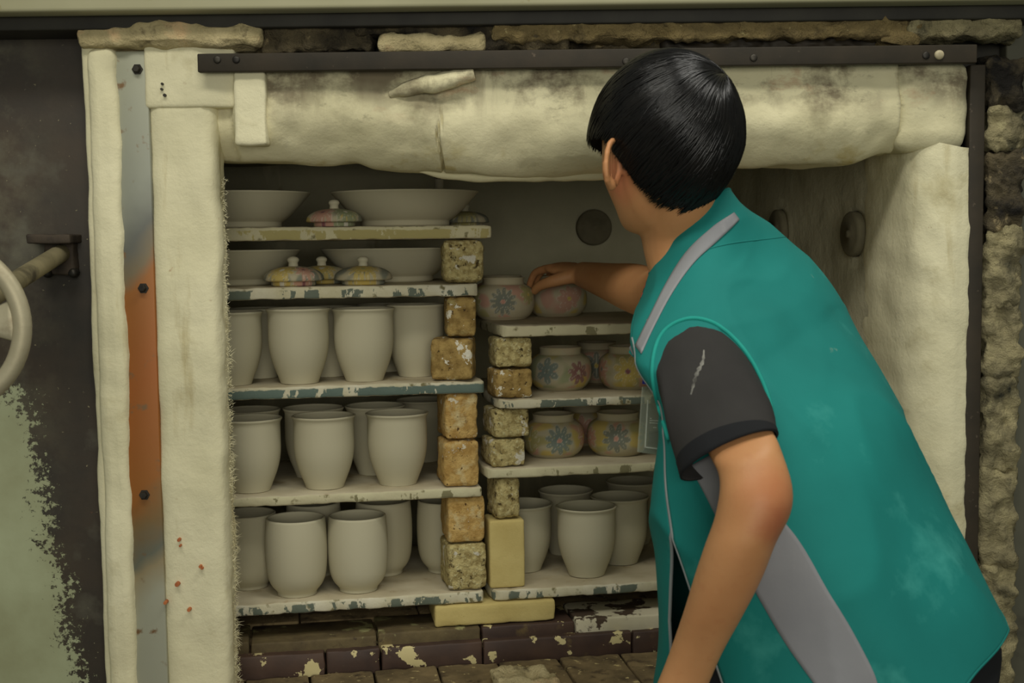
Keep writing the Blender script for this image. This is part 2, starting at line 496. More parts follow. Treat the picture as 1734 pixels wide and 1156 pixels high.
def nz(p, f, a, so=0): return noise.noise(V(p) * f + V((so, so * .7, so * 1.3))) * a


# ================================================================== STRUCTURE
fl = put('floor', mesh('floor', [(-3, -2.6, 0), (3, -2.6, 0), (3, 3.6, 0), (-3, 3.6, 0)], [(0, 1, 2, 3)], M['floor']))
tag(fl, kind='structure')
wb = put('wall_back', mesh('wall_back', [(-3, 3.6, 0), (3, 3.6, 0), (3, 3.6, 3.2), (-3, 3.6, 3.2)], [(0, 1, 2, 3)], mat('plaster', (150, 148, 130), (136, 134, 116), 4, rnd=False)))
tag(wb, kind='structure')

# ================================================================== KILN
kiln = empty('kiln', (0, 2.6, 0), 'old kiln with cream fibre lined doorway, dark steel casing and open lit chamber', 'kiln')


def kput(name, vf, m, parent=None, smooth=True, label=None, fix=True, fm=None):
    me = mesh(name, vf[0], vf[1], m, smooth, fm)
    if fix: recalc(me)
    o = put(name, me, parent or kiln)
    if label: o['label'] = label
    return o


def box(x0, x1, y0, y1, z0, z1, r=.004, n=(2, 2, 2), amp=0, freq=20, seed=0, ea=0):
    return shift(rbox(x1 - x0, y1 - y0, z1 - z0, r, n, amp, freq, seed, ea), ((x0 + x1) / 2, (y0 + y1) / 2, (z0 + z1) / 2))


FY = 2.12                               # front face of the doorway lining
xz = lambda px, py, Y=FY: (wy(px, py, Y).x, wy(px, py, Y).z)
XL0 = xz(166, 600)[0]; XS0 = xz(212, 600)[0]; XS1 = xz(264, 600)[0]; XI = xz(389, 600, 2.185)[0]
XR1 = xz(1632, 600)[0]
ZT = xz(800, 120)[1]                    # underside of the top bar
ZF = onst(770, 1125, -.04).z            # kiln mouth floor

# casing: left, right, below, above, and the box behind
kput('casing_panel', box(-1.7, XL0 + .05, 2.19, 2.24, .05, 2.0, .004), M['casing'], label='dark rusty steel panel with peeling pale green paint')
kput('casing_panel', box(.82, 1.75, 2.17, 2.22, .05, 1.74, .004), M['panel_r'], label='dull grey steel panel')
kput('casing_panel', box(XL0 + .05, .82, 2.16, 2.21, .05, ZF - .05, .004), M['panel_r'])
kput('casing_panel', box(-.9, 1.15, 2.25, 3.35, .02, .45, .01), M['panel_r'])
kput('casing_panel', box(-.9, -.75, 2.24, 3.35, .45, 1.75, .01), M['panel_r'])
kput('casing_panel', box(1.0, 1.15, 2.22, 3.35, .45, 1.75, .01), M['panel_r'])
kput('casing_panel', box(-.75, 1.0, 3.25, 3.35, .45, 1.75, .01), M['panel_r'])
kput('casing_panel', box(-.9, 1.15, 2.24, 3.35, 1.72, 1.76, .01), M['panel_r'])
zb = wy(800, 15, 2.08).z
kput('top_rail', box(-1.7, 1.75, 2.06, 2.2, zb, zb + .25, .006), M['cream_paint'], label='cream painted steel rail')
kput('rail_lip', box(-1.7, 1.75, 2.10, 2.2, zb - .022, zb + .0, .003), M['dark_edge'])
kput('backing_plate', box(XL0 - .02, .9, 2.20, 2.24, ZT - .02, zb + .02, .004), M['dark_edge'])


# lining -----------------------------------------------------------------
def sweep_x(prof, x0, x1, nx, fn):
    """closed profile of (Y,z), swept along X; fn(x, Y, z, i) -> Vector"""
    rings = []
    for k in range(nx):
        x = x0 + (x1 - x0) * k / (nx - 1)
        rings.append([fn(x, y, z, i) for i, (y, z) in enumerate(prof)])
    return loft(rings)


def dense(poly, step):
    out = []
    for a, b in zip(poly, poly[1:] + poly[:1]):
        L = hypot(b[0] - a[0], b[1] - a[1]); k = max(1, int(L / step))
        out += [(a[0] + (b[0] - a[0]) * i / k, a[1] + (b[1] - a[1]) * i / k) for i in range(k)]
    return out


def round_poly(poly, rs, k=5):
    out = []; n = len(poly)
    for i in range(n):
        p = V(poly[i]); a = (V(poly[i - 1]) - p); b = (V(poly[(i + 1) % n]) - p); r = rs[i]
        if r <= 0: out.append(tuple(p)); continue
        r = min(r, a.length * .48, b.length * .48); A = p + a.normalized() * r; B = p + b.normalized() * r
        for j in range(k + 1):
            t = j / k; q = A * (1 - t) ** 2 + p * 2 * t * (1 - t) + B * t * t; out.append((q.x, q.y))
    return out


def sag(x):   # bottom edge of the lintel follows the photographed sag
    px = 867 + x / 2.16 * FPX
    pts = [(380, 272), (470, 276), (560, 277), (600, 273), (640, 284), (720, 290), (790, 297), (860, 300), (960, 297), (1050, 290), (1200, 285), (1300, 280), (1420, 282), (1500, 262), (1640, 250)]
    for a, b in zip(pts, pts[1:]):
        if px <= b[0]:
            t = max(0, (px - a[0]) / (b[0] - a[0])); t = t * t * (3 - 2 * t); return wy(px, a[1] + (b[1] - a[1]) * t, 2.15).z
    return wy(px, 250, 2.15).z


ZB0 = 1.47
lint_prof = dense(round_poly([(FY, ZT + .012), (FY - .004, 1.53), (FY + .03, ZB0), (2.30, ZB0 + .006), (2.33, 1.56), (2.33, ZT + .012)], [.01, .06, .05, .03, 0, 0]), .012)


def lint_fn(x, y, z, i):
    s = sag(x) - ZB0; wgt = max(0, min(1, (1.60 - z) / .10))
    z2 = z + s * wgt
    bul = .012 * sin((z - 1.46) / .17 * pi) if y < 2.2 else 0
    n = nz((x, y, z), 9, .010) + nz((x, y, z), 28, .005, 3) + nz((x * .4, y, z), 14, .008, 9)
    dz = nz((x, y, z), 16, .006, 5) if y > FY + .02 and z < 1.5 else 0
    return V((x, y - bul * .45 - n, z2 + dz + (n * .3 if y > FY + .03 else 0)))


xp = xz(398, 200)[0]; xc = xz(745, 250)[0]; xr = xz(1512, 250)[0]
xs = sorted([xp - .05 + (xr + .01 - xp + .05) * k / 230 for k in range(231)] + [xc - .014 + .028 * k / 40 for k in range(41)])


def crack_fn(x, y, z, i):
    p = lint_fn(x, y, z, i)
    if x < xp and y < FY + .1: p = p + V((0, .022 * min(1, (xp - x) / .008), 0))
    if p.z < 1.575:
        cx = xc + .005 * sin(p.z * 90) + nz((0, 0, p.z), 40, .005); g = exp(-((x - cx) / .0019) ** 2) * min(1, (1.575 - p.z) * 18)
        p = p + V((0, .016 * g, .006 * g))
    return p


kput('fibre_lintel', loft([[crack_fn(x, y, z, i) for i, (y, z) in enumerate(lint_prof)] for x in xs]), M['lintel'], label='scorched cream fibre blanket over the doorway, cracked once')
# sagging fold of the blanket just right of the crack
fold = []
for k in range(40):
    t = k / 39; px = 700 + 400 * t
    c = wy(px, 287 + 10 * sin(pi * t) + 3 * sin(t * 9), 2.19); r = .011 * sin(pi * min(1, max(.02, t))) ** .6 + .002 + nz(c, 30, .003)
    fold.append((c, r))
kput('blanket_fold', tube([c for c, r in fold], [r for c, r in fold], 12), M['lintel'])
# patch glued over the top left corner
x0, z1 = xz(397, 122, 2.11); x1, z0 = xz(454, 246, 2.11)
kput('fibre_patch', box(x0, x1, FY - .022, FY + .02, z0, z1, .006, (6, 2, 10), .0022, 22, 3), M['wool'], label='square cream fibre patch')
# left jamb, corner block, outer wool
ZJ = xz(330, 184)[1]


def jamb_fn(seed, edge):
    def f(v):
        x, y, z = v
        n = nz(v, 8, .007, seed) + nz(v, 26, .0035, seed + 4)
        e = nz((x, y, z), 30, .004, seed + 2) + nz((x, y, z), 7, .005, seed + 6)
        return V((x + (e if x > edge else e * .4), y - n, z))
    return f


def wblock(x0, x1, z0, z1, y0, y1, r, n, fn, name, m, label=None):
    vf = box(x0, x1, y0, y1, z0, z1, r, n)
    kput(name, ([fn(v) for v in vf[0]], vf[1]), m, label=label)


xp = xz(398, 200)[0]
wblock(XS1 - .004, XI, .40, ZJ + .03, FY, 2.20, .022, (10, 10, 70), jamb_fn(1, XI - .03), 'fibre_jamb', M['wool'], 'thick cream fibre jamb beside the open chamber')
wblock(XS1 - .004, xp + .004, ZJ + .001, ZT + .075, FY - .004, 2.20, .007, (12, 10, 14), jamb_fn(1, 9), 'fibre_corner', M['wool'])
wblock(XL0, XS0 + .004, .40, xz(180, 80)[1], FY - .012, 2.20, .016, (8, 6, 80), jamb_fn(8, XS0 - .02), 'fibre_edge', M['wool'])
wblock(XS0 - .02, XS1 + .02, .40, xz(180, 80)[1], FY + .012, 2.2, .01, (3, 3, 20), jamb_fn(8, 9), 'fibre_backing', M['wool'])
# a darker crease line along the outer wool: real groove by a thin second roll
wblock(XL0 - .012, XL0 + .022, .42, xz(150, 60)[1], FY + .004, 2.19, .012, (4, 6, 70), jamb_fn(12, 9), 'fibre_edge', M['wool'])
# torn blanket top left
vf = box(XL0 - .012, xz(446, 60)[0], FY - .022, 2.22, xz(300, 85)[1], xz(300, 38)[1], .012, (60, 10, 16), .009, 13, 5, .012)
kput('torn_fibre', vf, M['wool_dirty'], label='torn fibre blanket end')

rf = random.Random(5); fv, ff = [], []
for _ in range(1300):
    z = rf.uniform(.5, 1.46); c = V((XI + rf.uniform(-.001, .004), rf.uniform(FY + .03, FY + .06), z))
    d = V((rf.uniform(.2, 1), rf.uniform(-.6, .3), rf.uniform(-.8, .8))).normalized(); L = rf.uniform(.003, .009) * (1.6 if noise.noise(c * 12) > .1 else .8)
    e = d.cross(V((0, 1, .2))).normalized() * .0006; b = len(fv); fv += [c - e, c + e, c + d * L]; ff.append((b, b + 1, b + 2))
fz = kput('fibre_fuzz', (fv, ff), M['wool'], fix=False); fz['kind'] = 'stuff'
# steel strip and bolts
XSm = (XS0 + XS1) / 2; wS = XS1 - XS0 + .012
zs1 = xz(232, 86)[1]
strip = kput('steel_strip', box(XSm - wS / 2 + .002, XSm + wS / 2 - .004, FY + .000, FY + .012, .40, zs1, .003, (2, 2, 2)), M['strip'], label='long galvanised strip tinted orange by heat')
for (bx, by) in ((232, 117), (242, 488), (244, 838)):
    c = wy(bx, by, FY - .003)
    hexv = [(.0075 * cos(k * pi / 3), .0075 * sin(k * pi / 3)) for k in range(6)]
    rings = [[V((c.x + a * s * .8, c.y + yy, c.z + b * s * .8)) for a, b in hexv] for yy, s in ((.004, 1.5), (.001, 1.5), (.001, 1), (-.006, 1), (-.0075, .8))]
    kput('bolt', loft(rings), M['bolt'], strip, smooth=False)

spots = []
for (bx, by, r) in ((305, 912, 3), (307, 922, 2), (341, 957, 2.6), (344, 960, 2), (302, 987, 4), (282, 1018, 3), (322, 1030, 3.2), (203, 602, 2.5), (277, 143, 2.2), (276, 152, 2.2), (281, 162, 2.6)):
    c = wy(bx, by, FY - .0005); r *= FY / FPX; n = 9
    ring = [V((c.x + r * (1 + .3 * nz((k, bx, 0), .9, 1)) * cos(2 * pi * k / n), c.y - .010, c.z + r * sin(2 * pi * k / n))) for k in range(n)]
    spots.append(([q for q in ring] + [q + V((0, .014, 0)) for q in ring], [tuple(range(n))] + [(i, n + i, n + (i + 1) % n, (i + 1) % n) for i in range(n)]))
sp = kput('rust_spots', merge(spots[:8]), mat('rust_spot', (186, 112, 66), (160, 92, 56), 60), smooth=False); sp['kind'] = 'stuff'
sp = kput('pinholes', merge(spots[8:]), M['bolt'], smooth=False); sp['kind'] = 'stuff'

# top angle bar
xa, za = xz(334, 104, 2.085); xb, zb2 = xz(1655, 93, 2.085)
zc = (za + zb2) / 2
bar = kput('angle_bar', merge([box(xa, xb, 2.085, 2.10, zc - .0145, zc + .0145, .002), box(xa, xb, 2.09, 2.16, zc + .0095, zc + .0145, .002)]), M['bar'], label='dark sooty steel bar over the doorway')


def disc(c, r, h=.005, seg=16, dome=.5):
    return loft([[V((c.x + r * s * cos(2 * pi * k / seg), c.y - hh, c.z + r * s * sin(2 * pi * k / seg))) for k in range(seg)] for s, hh in ((1, -.004), (1, h * dome), (.8, h), (.2, h * 1.1))])


kput('bolt', disc(wy(1590, 93, 2.085), .0075, .005), M['bolt_bright'], bar, label='pale round bolt head')
for bx, by in ((1568, 94), (1276, 98), (368, 101), (400, 101), (1060, 104)):
    kput('bolt', disc(wy(bx, by, 2.085), .006, .002), M['bolt'], bar)
# right upright bar
xq0 = xz(1634, 600, 2.13)[0]; xq1 = xz(1660, 600, 2.13)[0]
kput('upright_bar', box(xq0, xq1, 2.125, 2.15, .40, zc - .012, .002), M['bar'])
# rock wool in the gap above the bar: separate ragged lumps
zlo = zc + .0145; zhi = zb - .02
lumps = [(440, 560, 46, 88, 'rockwool', 1), (515, 630, 32, 84, 'rockwool', 2), (600, 740, 28, 60, 'rockwool', 3), (700, 840, 27, 86, 'rockwool', 4),
         (640, 822, 58, 86, 'wool_dirty', 5), (820, 960, 30, 84, 'rockwool', 6), (830, 1180, 34, 66, 'rockwool_tan', 7), (940, 1160, 62, 90, 'rockwool', 10),
         (1150, 1540, 30, 62, 'rockwool_tan', 8), (1120, 1520, 52, 84, 'bar', 11), (1490, 1560, 34, 76, 'rockwool_tan', 9), (1540, 1735, 30, 62, 'rockwool_grey', 12)]
for a, b, c, d, mm, sd in lumps:
    yy = 2.098 + (.02 if mm == 'rockwool' else .008) + (.03 if sd in (10, 11) else 0)
    X0, Z1 = xz(a, c, yy); X1, Z0 = xz(b, d, yy)
    n = max(6, int((b - a) / 7))
    vf = box(X0, X1, yy, yy + .07, Z0, Z1, .008, (n, 4, 8), .011 if mm != 'wool_dirty' else .007, 34, sd)
    kput('rock_wool', vf, M[mm])
# little rolled strip of blanket hanging under the bar
p = [wy(660, 160, 2.118), wy(700, 148, 2.108), wy(750, 137, 2.102), wy(803, 124, 2.10)]
vf = tube(p, [.006, .013, .014, .012], 12, 30)
kput('blanket_strip', ([v + V((0, nz(v, 60, .003), nz(v, 50, .004, 3))) for v in vf[0]], vf[1]), M['lintel'])

# right jamb: front face curls round into the chamber wall
W0 = V((.642, 2.30, 0)); ZC = 1.535      # a point of the right wall, ceiling height
UR = ucoord(W0); DB = .70               # right wall and back wall in stack coordinates
xj = XR1 + .012
prof = [(xj, 2.17), (xj, FY + .012), (xj - .02, FY), (.715, FY - .003), (.69, FY + .004), (.668, FY + .022), (.654, FY + .055), (.643, FY + .11), (.635, 2.30), (.634, 2.35), (.648, 2.40)]
cp = catmull(prof, 40)
rows = []
for k in range(110):
    z = .42 + (1.50 - .42) * k / 109
    row = []
    for (x, y) in cp:
        edge = max(0, (x - .715) / .05)
        n = nz((x, y, z * .5), 9, .006, 2) + nz((x, y, z), 24, .003, 3)
        row.append(V((x - n * (1 - edge) + edge * (nz((x, y, z), 22, .006, 7) + nz((x, y, z), 60, .004, 8)), y - n * .7, z + .006 * sin(x * 40))))
    rows.append(row)
kput('fibre_jamb', ([p for r in rows for p in r], grid_faces(len(cp), len(rows))), M['wool'], label='rounded cream fibre jamb curling into the chamber', fix=False)
# top right corner block
wblock(xr - .0, xj - .004, xz(1560, 256)[1], ZT + .012, FY - .004, 2.30, .03, (12, 10, 16), jamb_fn(15, .7), 'fibre_corner', M['lintel'])
# rock wool column at the right
for k, (ya, yb, mm) in enumerate(((95, 190, 'rockwool'), (180, 262, 'rockwool_grey'), (255, 390, 'rockwool'), (380, 520, 'rockwool_grey'), (510, 640, 'rockwool_grey'), (630, 800, 'rockwool_grey'), (790, 960, 'rockwool_grey'), (950, 1060, 'rockwool_grey'), (1050, 1200, 'rockwool_grey'))):
    X0, Z1 = xz(1660, ya, 2.15); X1, Z0 = xz(1708, yb, 2.15)
    X0 = xz(1662, 600, 2.15)[0]; X1 = xz(1712, 600, 2.15)[0]
    kput('rock_wool', box(X0, X1 + .012, 2.135, 2.2, Z0, Z1, .012, (10, 5, 22), .014, 30, 30 + k), M[mm])


# chamber -----------------------------------------------------------------
def hole_wall(O, A, B, N, la, lb, holes, nfun, cell=.03, depth=.03):
    """wall spanned by unit A (length la) and B (lb) from O, front normal N, with round recesses (a,b,r)"""
    parts = []

    def P(a, b, dn=0): q = O + A * a + B * b; return q + N * (nfun(q) + dn)
    cuts_a = sorted({0, la, *[h[0] - 1.5 * h[2] for h in holes], *[h[0] + 1.5 * h[2] for h in holes]})
    for a0, a1 in zip(cuts_a, cuts_a[1:]):
        hs = [h for h in holes if abs(h[0] - (a0 + a1) / 2) < .01]
        cb = sorted({0, lb, *[h[1] - 1.5 * h[2] for h in hs], *[h[1] + 1.5 * h[2] for h in hs]})
        for b0, b1 in zip(cb, cb[1:]):
            hh = [h for h in hs if abs(h[1] - (b0 + b1) / 2) < .01]
            if not hh:
                na = max(2, int((a1 - a0) / cell) + 1); nb = max(2, int((b1 - b0) / cell) + 1)
                parts.append(([P(a0 + (a1 - a0) * i / (na - 1), b0 + (b1 - b0) * j / (nb - 1)) for j in range(nb) for i in range(na)], grid_faces(na, nb)))
            else:
                ha, hb, r = hh[0]; seg = 64; rings = []
                for s in (1.5, 1.3, 1.1):
                    ring = []
                    for k in range(seg):
                        t = 2 * pi * k / seg + pi / 4; c, sn = cos(t), sin(t); mx = max(abs(c), abs(sn)); g = (s - 1) / .5
                        rad = r * (g * 1.5 / mx + (1 - g) * 1.0)
                        ring.append(P(ha + c * rad, hb + sn * rad))
                    rings.append(ring)
                for s, dn in ((1.0, 0), (.97, -.006), (.96, -depth)):
                    rings.append([P(ha + r * s * cos(2 * pi * k / seg + pi / 4), hb + r * s * sin(2 * pi * k / seg + pi / 4), dn) for k in range(seg)])
                parts.append(loft(rings, False, False))
    return merge(parts)


def plug(O, A, B, N, h, depth, m):
    c = O + A * h[0] + B * h[1] - N * depth; r = h[2] * .975; seg = 40
    rings = [[c + (A * cos(2 * pi * k / seg) + B * sin(2 * pi * k / seg)) * r * s + N * hh for k in range(seg)] for s, hh in ((1, -.03), (1, -.002), (.97, 0), (.85, .003), (.2, .001), (.14, .006), (.02, .006))]
    kput('port_plug', loft(rings), m)


ZCF = ZF - .06
Zv = V((0, 0, 1))
Orw = V((W0.x, W0.y, ZCF)) - SV * .0
LR = (st(0, DB) - W0).dot(SV)


def on_right(px, py):
    r = ray(px, py); t = (W0 - EYE).dot(SU) / r.dot(SU); q = EYE + r * t; return (q - Orw).dot(SV), q.z - ZCF


def on_back(px, py):
    q = onst(px, py, DB); return q


h1 = (*on_right(1449, 396), .042); h2 = (*on_right(1322, 388), .042)
wn = lambda q: nz((q.x, q.y, q.z * .35), 10, .006, 4) + nz(q, 26, .003, 1)
kput('chamber_wall', hole_wall(Orw, SV, Zv, -SU, LR + .02, ZC - ZCF + .02, [h1, h2], wn, .02, .012), M['chamber'])
for h in (h1, h2): plug(Orw, SV, Zv, -SU, h, -.012, M['plug'])
UL = -.34
Ob = st(UL, DB, ZCF); hb_ = on_back(1005, 385)
hbk = ((hb_ - Ob).dot(SU), hb_.z - ZCF, .044)
kput('chamber_wall', hole_wall(Ob, SU, Zv, -SV, UR - UL + .02, ZC - ZCF + .02, [hbk], lambda q: nz(q, 6, .006, 6), .03, .014), M['chamber'])
plug(Ob, SU, Zv, -SV, hbk, -.012, M['plug_dark'])
kput('chamber_wall', hole_wall(st(UL, -.06, ZCF), SV, Zv, SU, DB + .08, ZC - ZCF + .02, [], lambda q: nz(q, 6, .008, 6)), M['chamber'])
kput('chamber_ceiling', hole_wall(st(UL - .02, -.10, ZC), SU, SV, -Zv, UR - UL + .06, DB + .14, [], lambda q: nz(q, 7, .014, 6)), M['chamber'])
# thermocouple tube poking down through the ceiling
tp = stpx(743, .52, 1.5)
kput('ceramic_tube', tube([V((tp.x, tp.y, ZC + .02)), V((tp.x, tp.y, 1.458))], .0105, 14), M['kerb_white'])

# kiln bed: two stepped courses of glazed brick and a brick floor -------------------------------------------------
Z1 = onst(835, 1056).z
D1, D2 = -.016, -.034
Z2 = onst(770, 1084, D1).z; Z3 = ZF
bed = kput('brick_bed', shift(rbox(UR - UL - .02, DB - .03, Z1 - .012 - .46, .004, (2, 2, 2)), st((UL + UR) / 2, (DB + .03) / 2 + .005, (Z1 - .012 + .46) / 2), SA), M['deck'])


def kbrick(u0, u1, d0, d1, z0, z1, m, seed, amp=.0012, ea=.004, r=.004, n=(6, 3, 2)):
    vf = shift(rbox(u1 - u0 - .0022, d1 - d0 - .002, z1 - z0, r, n, amp, 40, seed, ea), st((u0 + u1) / 2, (d0 + d1) / 2, (z0 + z1) / 2), SA)
    o = kput('brick', vf, m, bed); return o


uu = lambda px, py, d: ucoord(onst(px, py, d))
# upper course
ed = [UL, uu(423, 1080, D1), uu(639, 1075, D1), uu(815, 1070, D1), uu(974, 1065, D1)]
ms = ['kerb_green', 'kerb_green', 'kerb_green', 'kerb']
for k, (a, b) in enumerate(zip(ed, ed[1:])): kbrick(a, b, D1, .10, Z2 - .01, Z1 - (.004 if k == 1 else 0), M[ms[k]], k)
for k, (a, b) in enumerate(((ed[-1], ed[-1] + .225), (ed[-1] + .225, UR - .02))):
    kbrick(a, b, D1 - .004, .10, Z2 - .01, Z1 + .004, M['kerb_white'], 10 + k)
kx = [UL, -.1, .13, .36, .59, UR - .02]
for j in range(3):
    for k, (a, b) in enumerate(zip(kx, kx[1:])): kbrick(a, b, .10 + j * .19, .29 + j * .19, Z1 - .05, Z1 - .001 - .001 * (k % 2), M['deck'], 60 + j * 7 + k)
# lower course
ed = [UL, uu(330, 1120, D2), uu(552, 1120, D2), uu(645, 1112, D2), uu(818, 1110, D2), uu(1071, 1095, D2), uu(1300, 1080, D2), UR - .02]
for k, (a, b) in enumerate(zip(ed, ed[1:])): kbrick(a, b, D2 - .0 , .06, Z3 - .01, Z2 - .0, M['kerb'], 20 + k)
# mouth floor bricks
fx = [UL - .1, -.32, -.2, -.085, .03, .145, .26, .375, .49, .605, .72, .84]
for k, (a, b) in enumerate(zip(fx, fx[1:])):
    for j, (da, db) in enumerate(((-.265, D2 - .003), (-.40, -.267))):
        if st((a + b) / 2, da).y < 2.12: da = max(da, -.40)
        kbrick(a, b, da, db, Z3 - .06, Z3 + nz((k, j, 0), .8, .002), M['deck'], 40 + k * 2 + j, .002, .006, .005)

# ================================================================== handwheel and pipe
hc = wy(-98, 553, 1.62); S = 1.62 / FPX
hw = empty('handwheel', hc, 'worn aluminium handwheel on a dusty angled shaft, before the dark rusty casing', 'handwheel')
rp = [hc + V((cos(t), 0, sin(t))) * 137 * S for t in [2 * pi * k / 64 for k in range(65)]]
seg = 14
rings = []
for k in range(64):
    t = 2 * pi * k / 64; e = V((cos(t), 0, sin(t)))
    rings.append([hc + e * (136 * S + 16 * S * cos(2 * pi * j / seg)) + V((0, 1, 0)) * (15 * S * sin(2 * pi * j / seg)) for j in range(seg)])
rings.append(rings[0])
o = put('rim', mesh('rim', *loft(rings, False, False), M['rim_wheel']), hw); recalc(o.data)
for k in range(5):
    t = radians(4 + 72 * k); e = V((cos(t), 0, sin(t))); f = V((-sin(t), 0, cos(t)))
    rr = []
    for s, wd in ((18, 34), (50, 26), (95, 26), (115, 34), (128, 56)):
        c = hc + e * (s * S); rr.append([c + f * (wd * S * cos(a)) + V((0, 8 * S * sin(a), 0)) for a in [2 * pi * j / 14 for j in range(14)]])
    o = put('spoke', mesh('spoke', *loft(rr), M['rim_wheel']), hw); recalc(o.data)
o = put('hub', mesh('hub', *tube([hc + V((0, -.025, 0)), hc + V((0, .03, 0))], .024, 24), M['rim_wheel']), hw)
a = wy(20, 471, 2.0); b = wy(104, 428, 2.17)
o = put('shaft', mesh('shaft', *tube([hc, hc * .5 + b * .5, b, b + (b - hc).normalized() * .03], .0150, 18), M['pipe']), hw)
pr = hw
fx0 = wy(92, 404, 2.16)
o = put('flange', mesh('flange', *box(fx0.x - .036, fx0.x + .036, 2.13, 2.195, fx0.z - .008, fx0.z + .007, .003, (6, 3, 2), .0015, 40), M['flange']), pr)
fx1 = wy(104, 446, 2.18)
o = put('bracket', mesh('bracket', *box(fx1.x - .022, fx1.x + .026, 2.165, 2.2, fx1.z - .018, fx1.z + .035, .004, (4, 2, 4), .003, 40), M['flange']), pr)
for k in (-1, 1):
    cc = wy(104 + 22 * k, 462, 2.17)
    put('bolt', mesh('bolt', *disc(cc, .008, .012), M['bolt']), pr)

# ================================================================== kiln furniture: shelves
Zsh = {}
SLABS = [  # key, top px (x,y), bottom y, u0, u1, material, label
    ('s1', 600, 383, 406, None, 834, 'slab_yellow', 'topmost kiln shelf of the left stack, yellowed edge, carrying the bowls'),
    ('s2', 600, 484, 505, None, 814, 'slab_grey', 'second kiln shelf of the left stack, chipped edge, carrying bowls and three lids'),
    ('s3', 600, 651, 672, None, 821, 'slab_teal', 'left kiln shelf with grey-green bared edge under the upper row of cups'),
    ('s4', 600, 834, 851, None, 817, 'slab_plain', 'left kiln shelf with cream edge under the middle row of cups'),
    ('s5', 600, 1013, 1033, None, 820, 'slab_grey', 'lowest kiln shelf of the left stack carrying the rimless cups'),
    ('A', 1000, 548.5, 567.5, 847, None, 'slab_plain', 'top kiln shelf of the right stack, under the reaching hand'),
    ('B', 1000, 672, 688, 842, None, 'slab_grey', 'second kiln shelf of the right stack, edge spotted dark'),
    ('C', 1000, 787, 804, 822, None, 'slab_plain', 'third kiln shelf of the right stack, greenish cream edge'),
    ('D', 1000, 990, 1008, 832, None, 'slab_grey', 'lowest kiln shelf of the right stack under flared cups'),
]
GAP = .0006
for i, (k, x, yt, yb, a, b, mm, lab) in enumerate(SLABS):
    zt = onst(x, yt).z; zl = onst(x, yb).z
    ym = (yt + yb) / 2
    u0 = ucoord(onst(a, ym)) if a else -.315
    u1 = ucoord(onst(b, ym)) if b else ucoord(onst(832, 800)) + .50
    Zsh[k] = (zt, zl, u0, u1)
    th = zt - zl; dp = .40
    vs, fs = rbox(u1 - u0, dp, th, .0045, (60, 10, 2), .0008, 30, i + 1, .0035)
    cham = .014 if a or k in ('s2',) else .006
    vs2 = []
    for v in vs:      # cut corners like real kiln batts
        hx, hy = (u1 - u0) / 2, dp / 2
        for sx in (-1, 1):
            for sy in (-1, 1):
                e = (v.x * sx - hx) + (v.y * sy - hy) + cham
                if e > 0: v = v - V((sx * e / 2, sy * e / 2, 0))
        vs2.append(v)
    fm = [0 if abs((vs2[f[0]] - vs2[f[1]]).cross(vs2[f[1]] - vs2[f[2]]).normalized().z) > .8 else 1 for f in fs]
    me = mesh('kiln_shelf', vs2, fs, [M['slab_top'], M[mm]], True, fm)
    o = put('kiln_shelf', me, None, st((u0 + u1) / 2, dp / 2, (zt + zl) / 2), SA)
    tag(o, lab, 'kiln shelf', 'kiln shelves')

# ================================================================== brick posts
BR = [  # px x0,x1 of front face at px y0..y1, below slab, above slab, z fractions, d, turn, depth, material, label
    (752, 822, 442, 's1', 's2', 0, 1, .014, -4, .07, 'fire_crust', 'rounded crusted brick post between the two top shelves of the left stack'),
    (758, 808, 538, 's2', 's3', .51, 1, .012, -3, .07, 'fire_brown', 'small upper post brick with white flecks beside the upper row of cups'),
    (737, 808, 605, 's2', 's3', 0, .51, .006, -14, .075, 'fire_brown', 'larger lower post brick with white flecks beside the upper row of cups'),
    (752, 808, 705, 's3', 's4', .5, 1, .008, 3, .10, 'fire_tan', 'tan post brick, upper of two beside the middle row of cups'),
    (750, 811, 780, 's3', 's4', 0, .5, .004, 1, .10, 'fire_tan', 'tan post brick, lower of two beside the middle row of cups'),
    (757, 822, 884, 's4', 's5', .5, 1, .010, 0, .10, 'fire_tan', 'tan post brick streaked white, upper of two beside the rimless cups'),
    (757, 823, 960, 's4', 's5', 0, .5, .006, 2, .10, 'fire_crust', 'mottled grey and tan post brick, lower of two beside the rimless cups'),
    (838, 901, 597, 'A', 'B', .49, 1, .012, 2, .08, 'fire_crust', 'yellow crusted post brick just under the top shelf of the right stack'),
    (836, 901, 643, 'A', 'B', 0, .49, .008, 3, .08, 'fire_brown', 'brown post brick with white blot, beside the upper pair of painted jars'),
    (832, 894, 713, 'B', 'C', .49, 1, .012, 6, .09, 'fire_crust', 'pitted pale post brick, upper of two beside the lower painted jars'),
    (828, 887, 760, 'B', 'C', 0, .49, .010, 5, .09, 'fire_crust', 'blotched post brick, lower of two beside the lower painted jars'),
    (836, 878, 842, 'C', 'D', .62, 1, .012, 8, .07, 'fire_crust', 'small grey-tan brick standing on the tall smooth yellow block'),
    (829, 889, 930, 'C', 'D', 0, .62, .010, 0, .07, 'fire_yellow', 'tall smooth yellow brick block beside the flared cups'),
]
